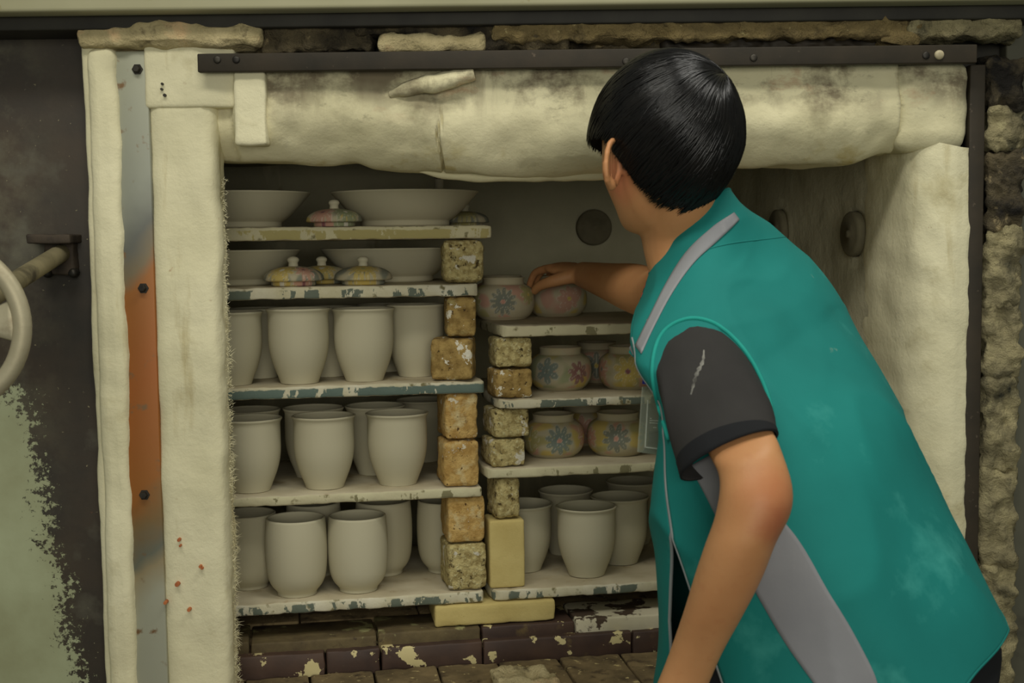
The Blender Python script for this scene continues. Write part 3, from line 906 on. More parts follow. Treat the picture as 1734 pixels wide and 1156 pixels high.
for i, (a, b, y, up, dn, f0, f1, d, turn, dp, mm, lab) in enumerate(BR):
    zb_, zt_ = Zsh[dn][0] + GAP, Zsh[up][1] - GAP
    z0 = zb_ + (zt_ - zb_) * f0 + (.0004 if f0 else 0); z1 = zb_ + (zt_ - zb_) * f1 - (.0004 if f1 < 1 else 0)
    ua, ub = ucoord(onst(a, y, d)), ucoord(onst(b, y, d)); wd = ub - ua
    rnd_ = .014 if i == 0 else (.005 if mm == 'fire_yellow' else .008)
    vs, fs = rbox(wd, dp, z1 - z0, rnd_, (9, 7, 8), .0004 if mm == 'fire_yellow' else .0016, 55, i + 3, .001 if mm == 'fire_yellow' else .005)
    zm = max(abs(v.z) for v in vs); k = (z1 - z0) / 2 / zm
    vs = [V((v.x, v.y, v.z * k)) for v in vs]
    o = put('post_brick', mesh('post_brick', vs, fs, M[mm]), None, st((ua + ub) / 2, d + dp / 2, (z0 + z1) / 2), SA + radians(turn))
    tag(o, lab, 'brick', 'kiln post bricks')
# base brick under both stacks, squeezed beneath the shelves
zb_ = Z1 + GAP; zt_ = Zsh['s5'][1] - GAP
ua, ub = ucoord(onst(737, 1040, -.006)), ucoord(onst(941, 1040, -.006))
zt_ = min(zt_, Zsh['D'][1] - GAP)
vs, fs = rbox(ub - ua, .11, zt_ - zb_, .005, (16, 6, 5), .0008, 40, 77, .004)
zm = max(abs(v.z) for v in vs); vs = [V((v.x, v.y, v.z * (zt_ - zb_) / 2 / zm)) for v in vs]
o = put('base_brick', mesh('base_brick', vs, fs, M['fire_yellow']), None, st((ua + ub) / 2, .049, (zb_ + zt_) / 2), SA + radians(-.5))
tag(o, 'long yellow brick lying flat under both shelf stacks', 'brick')


# ================================================================== pottery
def sprof(pts, n): return catmull(pts, n)


def pot_profile(outer, thick):
    """outer: (r,z) bottom to top; adds the inside"""
    o = sprof(outer, 34)
    inner = [(max(.001, r - thick), max(z, thick * 1.4)) for r, z in reversed(o) if z > thick * 1.6]
    top = o[-1]
    return [(0, 0.002), (o[0][0] * .8, .002), (o[0][0] * .93, 0)] + o + [(top[0] - thick * .5, top[1] + thick * .25)] + inner + [(0, thick * 1.4)]


RC = .056
flared = pot_profile([(.0355, 0), (.0365, .004), (.041, .016), (.048, .034), (.0535, .054), (.0560, .074), (.0563, .094), (.0562, .114), (.0560, .124), (.0572, .129), (.0592, .132), (.0596, .1345)], .004)
barrel = pot_profile([(.0365, 0), (.0368, .005), (.0395, .009), (.0475, .019), (.0535, .034), (.0565, .056), (.0575, .080), (.0572, .105), (.0560, .126), (.0545, .143)], .0042)
me_fl = mesh('cup_body', *lathe(flared, 56), M['bisque']); recalc(me_fl)
me_ba = mesh('cup_body', *lathe(barrel, 56), M['bisque']); recalc(me_ba)


def cups(base, me, sh, rows, group):
    for px, d, lab, sc in rows:
        z = Zsh[sh][0] + GAP
        o = put(base, me, None, stpx(px, d, z + .07), random.uniform(0, 6))
        o.scale = (sc[0], sc[0], sc[1]) if isinstance(sc, tuple) else (sc, sc, sc)
        tag(o, lab, 'cup', group)


cups('clay_cup', me_fl, 's3', [
    (392, .068, 'unglazed rimmed cup half behind the left jamb, front of the upper cup row', .99),
    (506, .062, 'unglazed rimmed cup, second from the jamb in the front of the upper cup row', (.99, 1.02)),
    (616, .070, 'unglazed rimmed cup, third from the jamb in the front of the upper cup row', (.99, 1.0)),
    (704, .128, 'unglazed rimmed cup beside the two flecked bricks in the upper cup row', (.96, 1.02)),
    (438, .185, 'unglazed cup behind the jamb-side cup of the upper cup row', .99),
    (555, .178, 'unglazed cup whose foot shows between two front cups of the upper cup row', .99),
    (654, .245, 'unglazed cup at the back right of the upper cup row, only its rim showing', .99)], 'rimmed cups on the upper left shelf')
cups('clay_cup', me_fl, 's4', [
    (424, .070, 'unglazed flared cup beside the left jamb, front of the middle cup row', 1.0),
    (549, .072, 'unglazed flared cup at the centre front of the middle cup row', 1.0),
    (673, .075, 'unglazed flared cup next to the tan bricks in the middle cup row', 1.0),
    (424, .200, 'unglazed flared cup behind the jamb-side cup of the middle cup row', 1.0),
    (532, .195, 'unglazed flared cup behind the centre cup of the middle cup row', 1.0),
    (636, .198, 'unglazed flared cup behind and between the two right front cups of the middle cup row', 1.0),
    (716, .325, 'unglazed flared cup furthest back by the bricks of the middle cup row', .95)], 'flared cups on the middle left shelf')
cups('clay_cup', me_ba, 's5', [
    (502, .060, 'unglazed rimless barrel cup at the front left of the lowest left shelf', 1.0),
    (606, .064, 'unglazed rimless barrel cup at the front right of the lowest left shelf', .985),
    (420, .132, 'unglazed barrel cup beside the jamb on the lowest left shelf', (.99, .99)),
    (650, .178, 'unglazed barrel cup behind the front right barrel cup on the lowest left shelf', (.98, 1.01)),
    (754, .172, 'unglazed barrel cup half hidden by the post bricks on the lowest left shelf', (.98, .99)),
    (532, .200, 'unglazed barrel cup showing only its rim behind the two front barrel cups', (.96, 1.0))], 'rimless cups on the lowest left shelf')
cups('clay_cup', me_fl, 'D', [
    (993, .080, 'unglazed flared cup in the front centre of the lowest right shelf', 1.0),
    (886, .146, 'unglazed flared cup half behind the tall yellow block on the lowest right shelf', (1.0, .98)),
    (1050, .160, 'unglazed flared cup right behind the front centre cup of the lowest right shelf', (1.0, 1.0)),
    (1152, .110, 'unglazed flared cup mostly hidden by the teal vest on the lowest right shelf', 1.0),
    (958, .262, 'unglazed cup behind the gap left of the front centre cup, lowest right shelf', (.96, .98)),
    (1072, .318, 'unglazed cup furthest back on the lowest right shelf, just its rim showing', (1.0, 1.0))], 'flared cups on the lowest right shelf')

# bowls
bowlp = [(0, .006), (.070, .006), (.075, 0), (.080, 0), (.0815, .004), (.0815, .011), (.083, .0125)] + \
        [(.083 + (.134 - .083) * t ** .92, .0125 + (.068 - .0125) * t ** 1.12) for t in [k / 12 for k in range(1, 13)]] + \
        [(.1365, .0705), (.1345, .0718), (.130, .069)] + [(.079 + (.129 - .079) * t ** .92, .017 + (.068 - .017) * t ** 1.12) for t in [k / 12 for k in range(11, -1, -1)]] + [(0, .016)]
me_bo = mesh('bowl_body', *lathe(bowlp, 72), M['bisque']); recalc(me_bo)
for sh, px, d, sc, lab in [('s1', 401, .165, 1.03, 'wide unglazed bowl cut off by the left jamb on the top shelf'),
                           ('s1', 686, .150, 1.045, 'wide unglazed bowl standing fully in view on the top shelf, right of the lid'),
                           ('s2', 389, .185, 1.0, 'wide unglazed bowl cut off by the left jamb on the second shelf'),
                           ('s2', 662, .235, 1.03, 'wide unglazed bowl behind the crusted post brick on the second shelf')]:
    z = Zsh[sh][0] + GAP
    o = put('clay_bowl', me_bo, None, stpx(px, d, z + .03)); o.location.z = z; o.scale = (sc, sc, .93)
    tag(o, lab, 'bowl', 'unglazed bowls on the top shelves')
for ob in COL.objects:
    if ob.name.startswith('clay_cup'):
        pass


def fix_z():
    for ob in COL.objects:
        if ob.name.startswith('clay_cup'):
            best = min((v for v in Zsh.values()), key=lambda v: abs(v[0] + .07 - ob.location.z))
            ob.location.z = best[0] + GAP


fix_z()
# ---- painted jars and lids
CR = {k: lin(v) for k, v in dict(cream=(178, 168, 138), pink=(186, 138, 118), rose=(132, 84, 84), yellow=(192, 168, 84), green=(138, 146, 108), grey=(110, 116, 104), blue=(104, 120, 114), olive=(160, 152, 92), white=(206, 200, 180)).items()}


def mixc(a, b, t): return tuple(x + (y - x) * t for x, y in zip(a, b))


def paint(me, flowers, seed, pal, flat=False):
    """flowers: (angle, h, R, petals, petal colour, centre colour, spin); coordinates unrolled on the wall or seen from above"""
    at = me.color_attributes.new('Col', 'FLOAT_COLOR', 'POINT')
    buf = []
    for v in me.vertices:
        x, y, z = v.co; r = hypot(x, y); th = atan2(y, x)
        p = V((x, y, z))
        n1 = noise.noise(p * 26 + V((seed * 5.1, 0, 0))); n2 = noise.noise(p * 26 + V((0, seed * 3.3, 9)))
        c = CR['cream']
        if n1 > .08: c = mixc(c, CR[pal[0]], min(1, (n1 - .08) * 6) * .8)
        if n2 > .12: c = mixc(c, CR[pal[1]], min(1, (n2 - .12) * 6) * .8)
        if n1 < -.2: c = mixc(c, CR[pal[2]], min(1, (-n1 - .2) * 6) * .8)
        for (fa, fh, FR, npet, pc, cc, spin) in flowers:
            if flat: a = x - fa; b = y - fh
            else:
                dth = (th - fa + pi) % (2 * pi) - pi; a = dth * r; b = z - fh
            q = hypot(a, b)
            if q > FR * 1.14: continue
            ph = atan2(b, a) + spin; k = abs(cos(npet * ph / 2)); edge = FR * 1.12 * (.36 + .64 * k ** .6)
            if q < FR * .20: c = mixc(CR[cc], CR['white'], .25 if q > FR * .15 else 0)
            elif q < edge:
                vein = abs(((ph * npet / (2 * pi)) + .5) % 1 - .5)
                c = mixc(CR[pc], CR['white'], .55) if (vein < .03 and q < edge * .85) or q > edge * .94 else mixc(CR[pc], CR['cream'], .25 * (q / FR))
        if not flat and (z > me['neck'] or z < .006): c = mixc(c, CR['cream'], .85)
        buf += [*c, 1]
    at.data.foreach_set('color', buf)


jarp = sprof([(.044, 0), (.046, .002), (.053, .008), (.0600, .020), (.0618, .034), (.0605, .050), (.056, .061), (.047, .0678), (.0418, .070), (.0405, .0745), (.0412, .080), (.0428, .083)], 64)
jar_prof = [(0, .002), (.040, .002), (.042, 0)] + jarp + [(.0413, .0840)] + [(r - .0045, z) for r, z in reversed(jarp) if z > .006] + [(0, .006)]


def face_cam(loc): return atan2(-loc.y, -loc.x)


def jar(sh, px, d, lab, fl, seed, pal, sc=1.0):
    z = Zsh[sh][0] + GAP
    loc = stpx(px, d, z + .04); loc.z = z
    me = mesh('painted_jar', *lathe(jar_prof, 200), M['painted']); recalc(me); me['neck'] = .069
    a0 = face_cam(loc)
    paint(me, [(a0 + a, h, R, n, pc, cc, s) for a, h, R, n, pc, cc, s in fl], seed, pal)
    o = put('painted_jar', me, None, loc); o.scale = (sc, sc, sc)
    return tag(o, lab, 'jar', 'painted jars without lids'), loc


jar('B', 949, .150, 'painted jar with grey leaves and a rose flower, beside the brown post brick', [(.62, .036, .022, 8, 'rose', 'cream', .2), (-.45, .040, .024, 6, 'blue', 'grey', .5), (-1.6, .036, .024, 8, 'yellow', 'pink', 0)], 1, ('pink', 'yellow', 'green'), 1.0)
jar('B', 1066, .130, 'painted jar with a big yellow flower, just left of the badge', [(-.05, .038, .028, 8, 'yellow', 'rose', .3), (-1.1, .040, .02, 7, 'pink', 'grey', 0), (1.1, .036, .022, 8, 'grey', 'yellow', 0)], 2, ('pink', 'olive', 'yellow'), 1.0)
jar('C', 937, .130, 'painted jar with a pale blue flower and orange centre, on the third right shelf', [(.2, .037, .027, 10, 'blue', 'pink', .2), (-.85, .038, .022, 8, 'olive', 'yellow', 0), (1.3, .04, .022, 8, 'pink', 'yellow', 0)], 3, ('yellow', 'pink', 'olive'), .99)
jar('C', 1046, .118, 'painted jar with a grey flower and peach centre, partly behind the plastic badge', [(-.05, .038, .027, 9, 'grey', 'pink', .1), (-1.1, .036, .02, 8, 'pink', 'cream', 0), (1.1, .038, .022, 8, 'green', 'yellow', 0)], 4, ('pink', 'olive', 'yellow'), .99)
jar('A', 853, .215, 'painted jar with a grey daisy at the front of the right top shelf', [(-.02, .037, .026, 12, 'grey', 'pink', .1), (.95, .050, .02, 8, 'olive', 'yellow', 0), (-1.2, .038, .022, 8, 'olive', 'cream', 0)], 5, ('cream', 'olive', 'pink'), 1.0)
jar('A', 850, .352, 'painted jar at the very back of the right top shelf, only its rim showing', [(0, .038, .026, 8, 'yellow', 'pink', 0)], 6, ('cream', 'pink', 'olive'), 1.0)
_, JH = jar('A', 944, .292, 'pale painted jar gripped by the hand on the right top shelf', [(.4, .038, .024, 8, 'pink', 'yellow', 0)], 7, ('pink', 'cream', 'yellow'), 1.0)
jar('C', 985, .265, 'painted jar in the shadow behind the two front jars, third right shelf', [(0, .038, .026, 8, 'pink', 'yellow', 0)], 8, ('pink', 'cream', 'yellow'), .98)
jar('B', 1010, .270, 'painted jar in the shadow behind the two front jars, second right shelf', [(0, .038, .026, 8, 'grey', 'yellow', 0)], 9, ('pink', 'cream', 'yellow'), .98)

lidp = [(0, .004), (.036, .004), (.038, 0), (.0405, 0), (.0412, .003), (.0412, .008), (.050, .0085), (.0545, .0095), (.056, .012), (.0545, .0155)] + \
       [(.0545 * cos(t), .0155 + .0205 * sin(t)) for t in [k / 20 * pi / 2 for k in range(1, 20)]] + [(0, .036)]
knobp = [(.0095, .033), (.009, .038), (.0085, .042), (.0105, .045), (.0112, .048), (.009, .0515), (.004, .0535), (0, .054)]
kn = mesh('knob', *lathe(knobp, 24), M['bisque']); recalc(kn)


def lid(sh, px, d, lab, fl, seed, pal, tilt=0, sc=1.0):
    z = Zsh[sh][0] + GAP
    loc = stpx(px, d, z + .02); loc.z = z
    me = mesh('lid_body', *lathe(lidp, 160), M['painted']); recalc(me)
    a0 = face_cam(loc); cs, sn = cos(a0), sin(a0)
    paint(me, [(cs * a - sn * b, sn * a + cs * b, R, n, pc, cc, s) for a, b, R, n, pc, cc, s in fl], seed, pal, True)
    o = empty('jar_lid', loc, lab, 'lid', 'painted lids on the upper left shelves'); o.scale = (sc, sc, sc)
    put('dome', me, o, (0, 0, 0)); put('knob', kn, o, (0, 0, 0))


lid('s1', 566, .075, 'painted domed lid with a pink petal between the two bowls of the top shelf', [(.036, -.022, .024, 8, 'pink', 'rose', 0), (.034, .022, .024, 12, 'green', 'white', 0)], 1, ('green', 'yellow', 'grey'), sc=.93)
lid('s2', 497, .065, 'painted domed lid with a small daisy, front left of the second shelf', [(.036, .018, .018, 9, 'pink', 'rose', 0), (.034, -.02, .024, 12, 'yellow', 'white', 0)], 2, ('grey', 'cream', 'grey'))
lid('s2', 545, .170, 'painted domed lid behind the gap between the two front lids of the second shelf', [(.034, .0, .026, 12, 'yellow', 'white', 0)], 3, ('grey', 'cream', 'green'), sc=.97)
lid('s2', 615, .062, 'painted domed lid with a yellow flower, front right of the second shelf', [(.034, -.0, .027, 12, 'yellow', 'olive', 0)], 4, ('grey', 'cream', 'grey'), sc=.97)
lid('s1', 787, .300, 'lid half hidden behind the right bowl at the back of the top shelf', [(.034, -.0, .027, 12, 'olive', 'olive', 0)], 6, ('grey', 'cream', 'grey'), sc=.9)

# scrap of fibre on the kiln mouth floor
sc_ = onst(872, 1152, -.095)
vf = rbox(.105, .085, .024, .011, (14, 12, 4), .009, 45, 5)
vf = ([V((v.x, v.y, v.z + .012 - .012 * exp(-((v.x - .015) ** 2 + v.y ** 2) / .0006) * (v.z > 0))) for v in vf[0]], vf[1])
o = put('fibre_scrap', mesh('fibre_scrap', *vf, M['wool_dirty']), None, st(ucoord(sc_), -.185, ZF + .002), .3)
tag(o, 'ragged cream scrap of fibre blanket lying on the brick floor', 'scrap')

# ================================================================== PERSON
person = empty('person', (.38, 1.72, 0), 'person with black bowl-cut hair, teal vest over charcoal t-shirt, bending to reach into the kiln', 'person')


def pput(name, vf, m, parent=None, label=None, fix=True, smooth=True):
    me = mesh(name, vf[0], vf[1], m, smooth)
    if fix: recalc(me)
    o = put(name, me, parent or person)
    if label: o['label'] = label
    return o


SH = V((-.62, -.785, 0)); SHN = V((-.785, .62, 0))       # towards the left shoulder, towards the front
# silhouette stations of the vest: front (left) px, back (right) px, depth, shoulder half width
RINGS = [((1108, 1290), (1666, 1032), 1.655, .205),
         ((1112, 1150), (1632, 950), 1.66, .20),
         ((1112, 1005), (1599, 862), 1.67, .20),
         ((1112, 892), (1563, 765), 1.685, .20),
         ((1112, 790), (1526, 672), 1.70, .20),
         ((1111, 706), (1487, 585), 1.72, .20),
         ((1098, 648), (1440, 502), 1.74, .198),
         ((1073, 603), (1385, 437), 1.765, .182),
         ((1074, 562), (1322, 386), 1.785, .14),
         ((1088, 512), (1265, 352), 1.80, .085),
         ((1102, 462), (1234, 328), 1.815, .055)]


def ring_geo(A, B, Y, p):
    a, b = wy(*A, Y), wy(*B, Y); hw = (b.x - a.x) / 2
    q = sqrt(max(hw * hw - (p * SH.x) ** 2, (.45 * hw) ** 2)) / abs(SHN.x)
    c = (a + b) / 2; return c, p, q, (b.z - a.z) / (b.x - a.x)


def ring_pt(g, th, k=1.0, ex=.92):
    c, p, q, tl = g
    cs, sn = cos(th), sin(th)
    d = SH * (p * k * math.copysign(abs(cs) ** ex, cs)) + SHN * (q * k * math.copysign(abs(sn) ** ex, sn))
    return c + d + V((0, 0, tl * d.x))


NR = 110
geo = [ring_geo((r[0], r[1]), (r[2], r[3]), r[4], r[5]) for r in catmull([(*A, *B, Y, p) for A, B, Y, p in RINGS], NR)]
ay = [r[1] for r in catmull([(*A, *B, Y, p) for A, B, Y, p in RINGS], NR)]


def lerp_tab(t, x):
    if x <= t[0][0]: return t[0][1]
    for a, b in zip(t, t[1:]):
        if x <= b[0]: return a[1] + (b[1] - a[1]) * (x - a[0]) / (b[0] - a[0])
    return t[-1][1]


def folds(P, th):
    n = nz(P, 5.5, .012, 3) + nz((P.x * 1.0, P.y, P.z * .4), 12, .007, 8)
    q = V((P.x * 7 + P.z * 3.5, P.y * 5, P.z * 1.6 - P.x * 1.2)); rd = 1 - abs(noise.noise(q + V((3.1, 0, 7.7))) * 1.6)
    n += .0075 * max(0, rd) ** 4
    q = V((P.z * 9 - P.x * 3, P.y * 4, P.x * 2.2)); rd = 1 - abs(noise.noise(q + V((9.4, 2, 1.7))) * 1.6)
    n += .004 * max(0, rd) ** 5 * max(0, min(1, (P.z - 1.0) * 6))
    n -= .0035
    # diagonal drag folds from the armhole towards the hem
    s = P.x * .8 + P.z * .55
    n += .0045 * sin(s * 46 + 3 * noise.noise(P * 4)) * max(0, min(1, (1.18 - P.z) * 5)) * max(0, min(1, (P.x - .30) * 6))
    return n


NC = 170
vv = []
for j, g in enumerate(geo):
    thA = atan2(g[2] * .785, g[1] * .62)
    t1 = thA - radians(lerp_tab([(640, 0), (700, 6), (870, 24), (1030, 39), (1150, 49), (1290, 58)], ay[j]))
    t2 = thA - radians(lerp_tab([(640, 0), (700, 6), (870, 24), (950, 19), (1030, 15), (1150, 19), (1290, 22)], ay[j])) + .004
    amp = 1 if j < NR - 14 else max(0, (NR - 1 - j) / 14)
    for i in range(NC):
        th = t2 + (2 * pi - (t2 - t1)) * i / (NC - 1)
        P = ring_pt(g, th); P.z += .024 * max(0, (j - NR + 22) / 22) * max(0, min(1.3, (g[0].y - P.y) / .05)); out = (P - g[0]); out.z = 0
        vv.append(P + out.normalized() * folds(P, th) * amp)
vest_vf = (vv, grid_faces(NC, NR))
bvh = BVHTree.FromPolygons([tuple(v) for v in vv], vest_vf[1])
vest = pput('vest', vest_vf, M['vest'], label='teal sleeveless vest', fix=False)
sm = vest.modifiers.new('thickness', 'SOLIDIFY'); sm.thickness = .0024; sm.offset = 0


def hit(px, py, off=.002):
    d = ray(px, py).normalized(); h = bvh.ray_cast(EYE, d)
    if h[0] is None: return None
    n = h[1] if h[1].dot(d) < 0 else -h[1]
    return h[0] + n * off


def resample(poly, n):
    L = [0]
    for a, b in zip(poly, poly[1:]): L.append(L[-1] + hypot(b[0] - a[0], b[1] - a[1]))
    out = []
    for k in range(n):
        s = L[-1] * k / (n - 1)
        for i in range(len(poly) - 1):
            if s <= L[i + 1] + 1e-9:
                t = (s - L[i]) / max(1e-9, L[i + 1] - L[i]); a, b = poly[i], poly[i + 1]
                out.append((a[0] + (b[0] - a[0]) * t, a[1] + (b[1] - a[1]) * t)); break
    return out


def smooth_poly(poly, n): return resample(catmull([tuple(map(float, p)) for p in poly], 60), n)


def drape(name, left, right, n, mcols, off, m, th=.0016, label=None):
    Lp, Rp = smooth_poly(left, n), smooth_poly(right, n)
    vs = []; ok = []
    for a, b in zip(Lp, Rp):
        for k in range(mcols):
            t = k / (mcols - 1); h = hit(a[0] + (b[0] - a[0]) * t, a[1] + (b[1] - a[1]) * t, off)
            ok.append(h is not None); vs.append(h if h is not None else V((0, 0, 0)))
    fs = [f for f in grid_faces(mcols, n) if all(ok[i] for i in f)]
    used = sorted({i for f in fs for i in f}); mp = {i: k for k, i in enumerate(used)}
    o = pput(name, ([vs[i] for i in used], [tuple(mp[i] for i in f) for f in fs]), m, vest, label, fix=True)
    s = o.modifiers.new('thickness', 'SOLIDIFY'); s.thickness = th; s.offset = 0
    return o


def drape_tube(name, poly, r, m, n=60, off=.001):
    ps = [hit(a, b, off) for a, b in smooth_poly(poly, n)]; ps = [p for p in ps if p is not None]
    return pput(name, tube(ps, r, 8), m, vest)


# grey side panel and collar band
drape('side_panel', [(1168, 790), (1188, 822), (1240, 925), (1285, 1010), (1332, 1090), (1385, 1165), (1402, 1190)],
      [(1205, 770), (1262, 815), (1345, 905), (1402, 1000), (1444, 1070), (1480, 1140), (1488, 1175)], 70, 16, .0022, M['vest_grey'], label='grey curved side panel')
drape('collar_band', [(1241, 361), (1203, 388), (1163, 428), (1130, 480), (1101, 538), (1078, 586)],
      [(1250, 373), (1215, 408), (1176, 446), (1140, 497), (1110, 553), (1088, 600)], 50, 6, .0022, M['vest_grey'], label='grey band under the collar')
drape_tube('seam_line', [(1188, 425), (1240, 412), (1310, 404), (1345, 400)], .0011, M['vest'])
# piping along both front edges
for i, nm in ((0, 'front_piping'), (NC - 1, 'front_piping')):
    ps = [vv[j * NC + i] for j in range(2, NR - 22)]
    pput(nm, tube(ps, .0022, 8), M['piping'], vest)
ps = [vv[i] for i in range(0, NC)]
pput('hem_binding', tube(ps, .002, 8), M['vest'], vest)
ps = [vv[(NR - 1) * NC + i] for i in range(NC)]
pput('collar_edge', tube(ps, .0022, 8), M['vest'], vest)


# ---- body ----------------------------------------------------------------
def rpx(A, B, Y, hy, seg=24, ex=1.0):
    """ring whose silhouette runs between two pixels at depth Y, depth half-size hy, square to the limb"""
    a, b = wy(*A, Y), wy(*B, Y); c = (a + b) / 2; h = (b - a) / 2
    return [c + h * (math.copysign(abs(cos(t)) ** ex, cos(t))) + V((0, hy, 0)) * (math.copysign(abs(sin(t)) ** ex, sin(t))) for t in [2 * pi * k / seg for k in range(seg)]]


def limb(st_, n, seg=28):
    """stations (ax,ay,bx,by,Y,hy) splined"""
    return loft([rpx((s[0], s[1]), (s[2], s[3]), s[4], s[5], seg) for s in catmull(st_, n)])


# head frame
HC = wy(1121, 236, 1.80)
yaw, pit, rol = radians(31), radians(14), radians(11)
Fh = V((-sin(yaw) * cos(pit), cos(yaw) * cos(pit), -sin(pit)))
Lh = V((-cos(yaw), -sin(yaw), 0)); Uh = Fh.cross(Lh) * 1.0
if Uh.z < 0: Uh = -Uh
Lh, Uh = (Lh * cos(rol) + Uh * sin(rol)).normalized(), (Uh * cos(rol) - Lh * sin(rol)).normalized()
HM = Matrix((Lh, Fh, Uh)).transposed()          # local x = left, y = forward, z = up


def hw_(p): return HC + HM @ V(p)


def head_surface():
    nu, nv = 72, 60; vs = []
    for j in range(nv):
        ph = pi * j / (nv - 1)
        for i in range(nu):
            t = 2 * pi * i / nu
            x, y, z = sin(ph) * cos(t), sin(ph) * sin(t), cos(ph)
            X, Y, Z = x * .0755, y * .095, z * .102 if z > 0 else z * .126
            k = max(0, -z)
            X *= 1 - .12 * k ** 2.2
            if y < 0: Y *= 1 - .42 * k ** 1.2
            else: Y *= 1 - .06 * k
            Y += .016 * k
            if y > 0:
                g = lambda cx, cz, sx, sz: exp(-((X - cx) / sx) ** 2 - ((Z - cz) / sz) ** 2)
                Y += .020 * g(0, -.042, .011, .012) + .010 * g(0, -.022, .008, .022) - .010 * (g(.031, -.012, .016, .011) + g(-.031, -.012, .016, .011))
                Y += .004 * g(0, .008, .05, .008) + .006 * g(0, -.073, .02, .008) + .020 * g(0, -.112, .034, .022)
                Y += .004 * (g(.042, -.04, .02, .018) + g(-.042, -.04, .02, .018)) - .004 * g(0, -.06, .012, .004)
            vs.append(hw_((X, Y, Z)))
    return vs, grid_faces(nu, nv, True)


def ear(sgn):
    parts = []; c = V((sgn * .0775, -.004, -.060)) if sgn > 0 else V((-.070, .004, -.050))
    out = V((sgn * .55, -.83, .0)).normalized(); up = V((0, -.12, .99)).normalized()      # plane of the ear: out-back and up
    out = V((sgn * (.86 if sgn > 0 else .35), -.51, 0)).normalized()
    pts = []
    for k in range(22):
        a = radians(-70 + 300 * k / 21)
        rr = (.034 if sin(a) > 0 else .031); pts.append(c + out * (.007 + .020 * (cos(a) + .25)) + up * (rr * sin(a)))
    pts = [hw_(p) for p in pts]
    parts.append(tube(pts, [.0046] * 22, 8))
    disc_ = []
    for s in (.95, .6, .25, .02):
        disc_.append([hw_(c + out * (.007 + .020 * (cos(a) * s + .25)) + up * (.029 * s * sin(a)) + V((-sgn * .004 * (1 - s), 0.004 * (1 - s), 0))) for a in [2 * pi * k / 20 for k in range(20)]])
    parts.append(loft([[p + HM @ V((sgn * .0025, -.001, 0)) for p in r] for r in disc_] + [[p - HM @ V((sgn * .003, -.001, 0)) for p in r] for r in disc_[::-1]], False, False))
    lobe = hw_(c + out * .010 - up * .029)
    parts.append(tube([lobe - HM @ V((0, 0, -.010)), lobe, lobe + HM @ V((0, 0, -.005))], [.006, .0072, .004], 10))
    return merge(parts)


skin = [head_surface(), ear(1), ear(-1)]
# neck
n0 = hw_((0, -.030, -.045)); n1 = wy(1152, 395, 1.815); n2 = wy(1180, 470, 1.80); n3 = wy(1230, 560, 1.77)
skin.append(tube([n0, n0 * .5 + n1 * .5, n1, n2, n3], [.056, .0535, .055, .062, .075], 28, 16))
# trunk inside the clothes
tr = [[ring_pt(g, 2 * pi * k / 40, .70) for k in range(40)] for g in geo[4:NR - 26:6]]
skin.append(loft(tr))
# left arm (near the camera): shoulder, elbow, wrist
ARM = [(1146, 606, 1226, 576, 1.69, .04), (1164, 692, 1268, 660, 1.575, .040), (1200, 770, 1308, 728, 1.485, .038), (1216, 800, 1325, 768, 1.46, .038),
       (1219, 832, 1341, 822, 1.445, .039), (1210, 880, 1338, 866, 1.442, .040), (1194, 925, 1313, 916, 1.445, .040), (1177, 975, 1290, 975, 1.455, .037), (1160, 1030, 1258, 1038, 1.47, .032),
       (1141, 1085, 1224, 1101, 1.49, .026), (1124, 1130, 1203, 1150, 1.50, .0215), (1108, 1168, 1186, 1190, 1.505, .0215)]
skin.append(limb(ARM, 40))
e0 = wy(1318, 850, 1.437)
skin.append(tube([e0 + V((-.03, .02, 0)), e0, e0 + V((.004, -.002, -.004))], [.03, .018, .004], 12))      # elbow point


def hand(wr, dr, pn, thumb_side, curls, spread=.0, tcurl=.4, s=1.0):
    """wr wrist point, dr direction of the palm, pn outward normal of the back of the hand, thumb_side unit towards the thumb"""
    dr = dr.normalized(); pn = (pn - dr * pn.dot(dr)).normalized(); ts = dr.cross(pn)
    if ts.dot(thumb_side) < 0: ts = -ts
    parts = []
    rings = []
    for l, wd, th in ((-.02, .025, .021), (.0, .028, .020), (.025, .037, .016), (.055, .042, .0145), (.078, .043, .013), (.092, .038, .010)):
        rings.append([wr + dr * (l * s) + ts * (wd * s * cos(a)) + pn * (th * s * sin(a)) for a in [2 * pi * k / 20 for k in range(20)]])
    parts.append(loft(rings))
    lens = [(.040, .025, .021), (.044, .029, .022), (.041, .027, .021), (.032, .020, .019)]
    for f in range(4):
        off = (.030 - .020 * f)
        p = wr + dr * ((.074 if f in (1, 2) else .070) * s) + ts * (off * s)
        pts = [p, p + dr * .014 * s]; d = dr + ts * (spread * (1.5 - f)); d.normalize(); rad = [.0098 * s, .0098 * s]; n = pn
        p = pts[-1]; r0 = .0092 - (.001 if f == 3 else 0)
        for k, L in enumerate(lens[f]):
            a = curls[f][k]; ax = d.cross(n).normalized()
            R = Matrix.Rotation(-a, 3, ax); d = (R @ d).normalized(); n = (R @ n).normalized()
            p = p + d * L * s; pts += [p]; rad.append((r0 - .0009 * (k + 1)) * s)
        pts.append(p + d * .004 * s); rad.append(.004 * s)
        parts.append(tube(pts, rad, 10, 26))
    b = wr + dr * .018 * s + ts * .022 * s - pn * .004 * s
    d1 = (dr * .62 + ts * .72 - pn * .32).normalized(); d2 = (d1 + dr * .55 - pn * tcurl * .6 - ts * .3).normalized(); d3 = (d2 + dr * .25 - pn * tcurl - ts * .3).normalized()
    q1 = b + d1 * .040 * s; q2 = q1 + d2 * .032 * s; q3 = q2 + d3 * .024 * s
    parts.append(tube([b, q1, q2, q3, q3 + d3 * .003], [.015 * s, .0125 * s, .0105 * s, .0085 * s, .004 * s], 10, 24))
    return merge(parts)


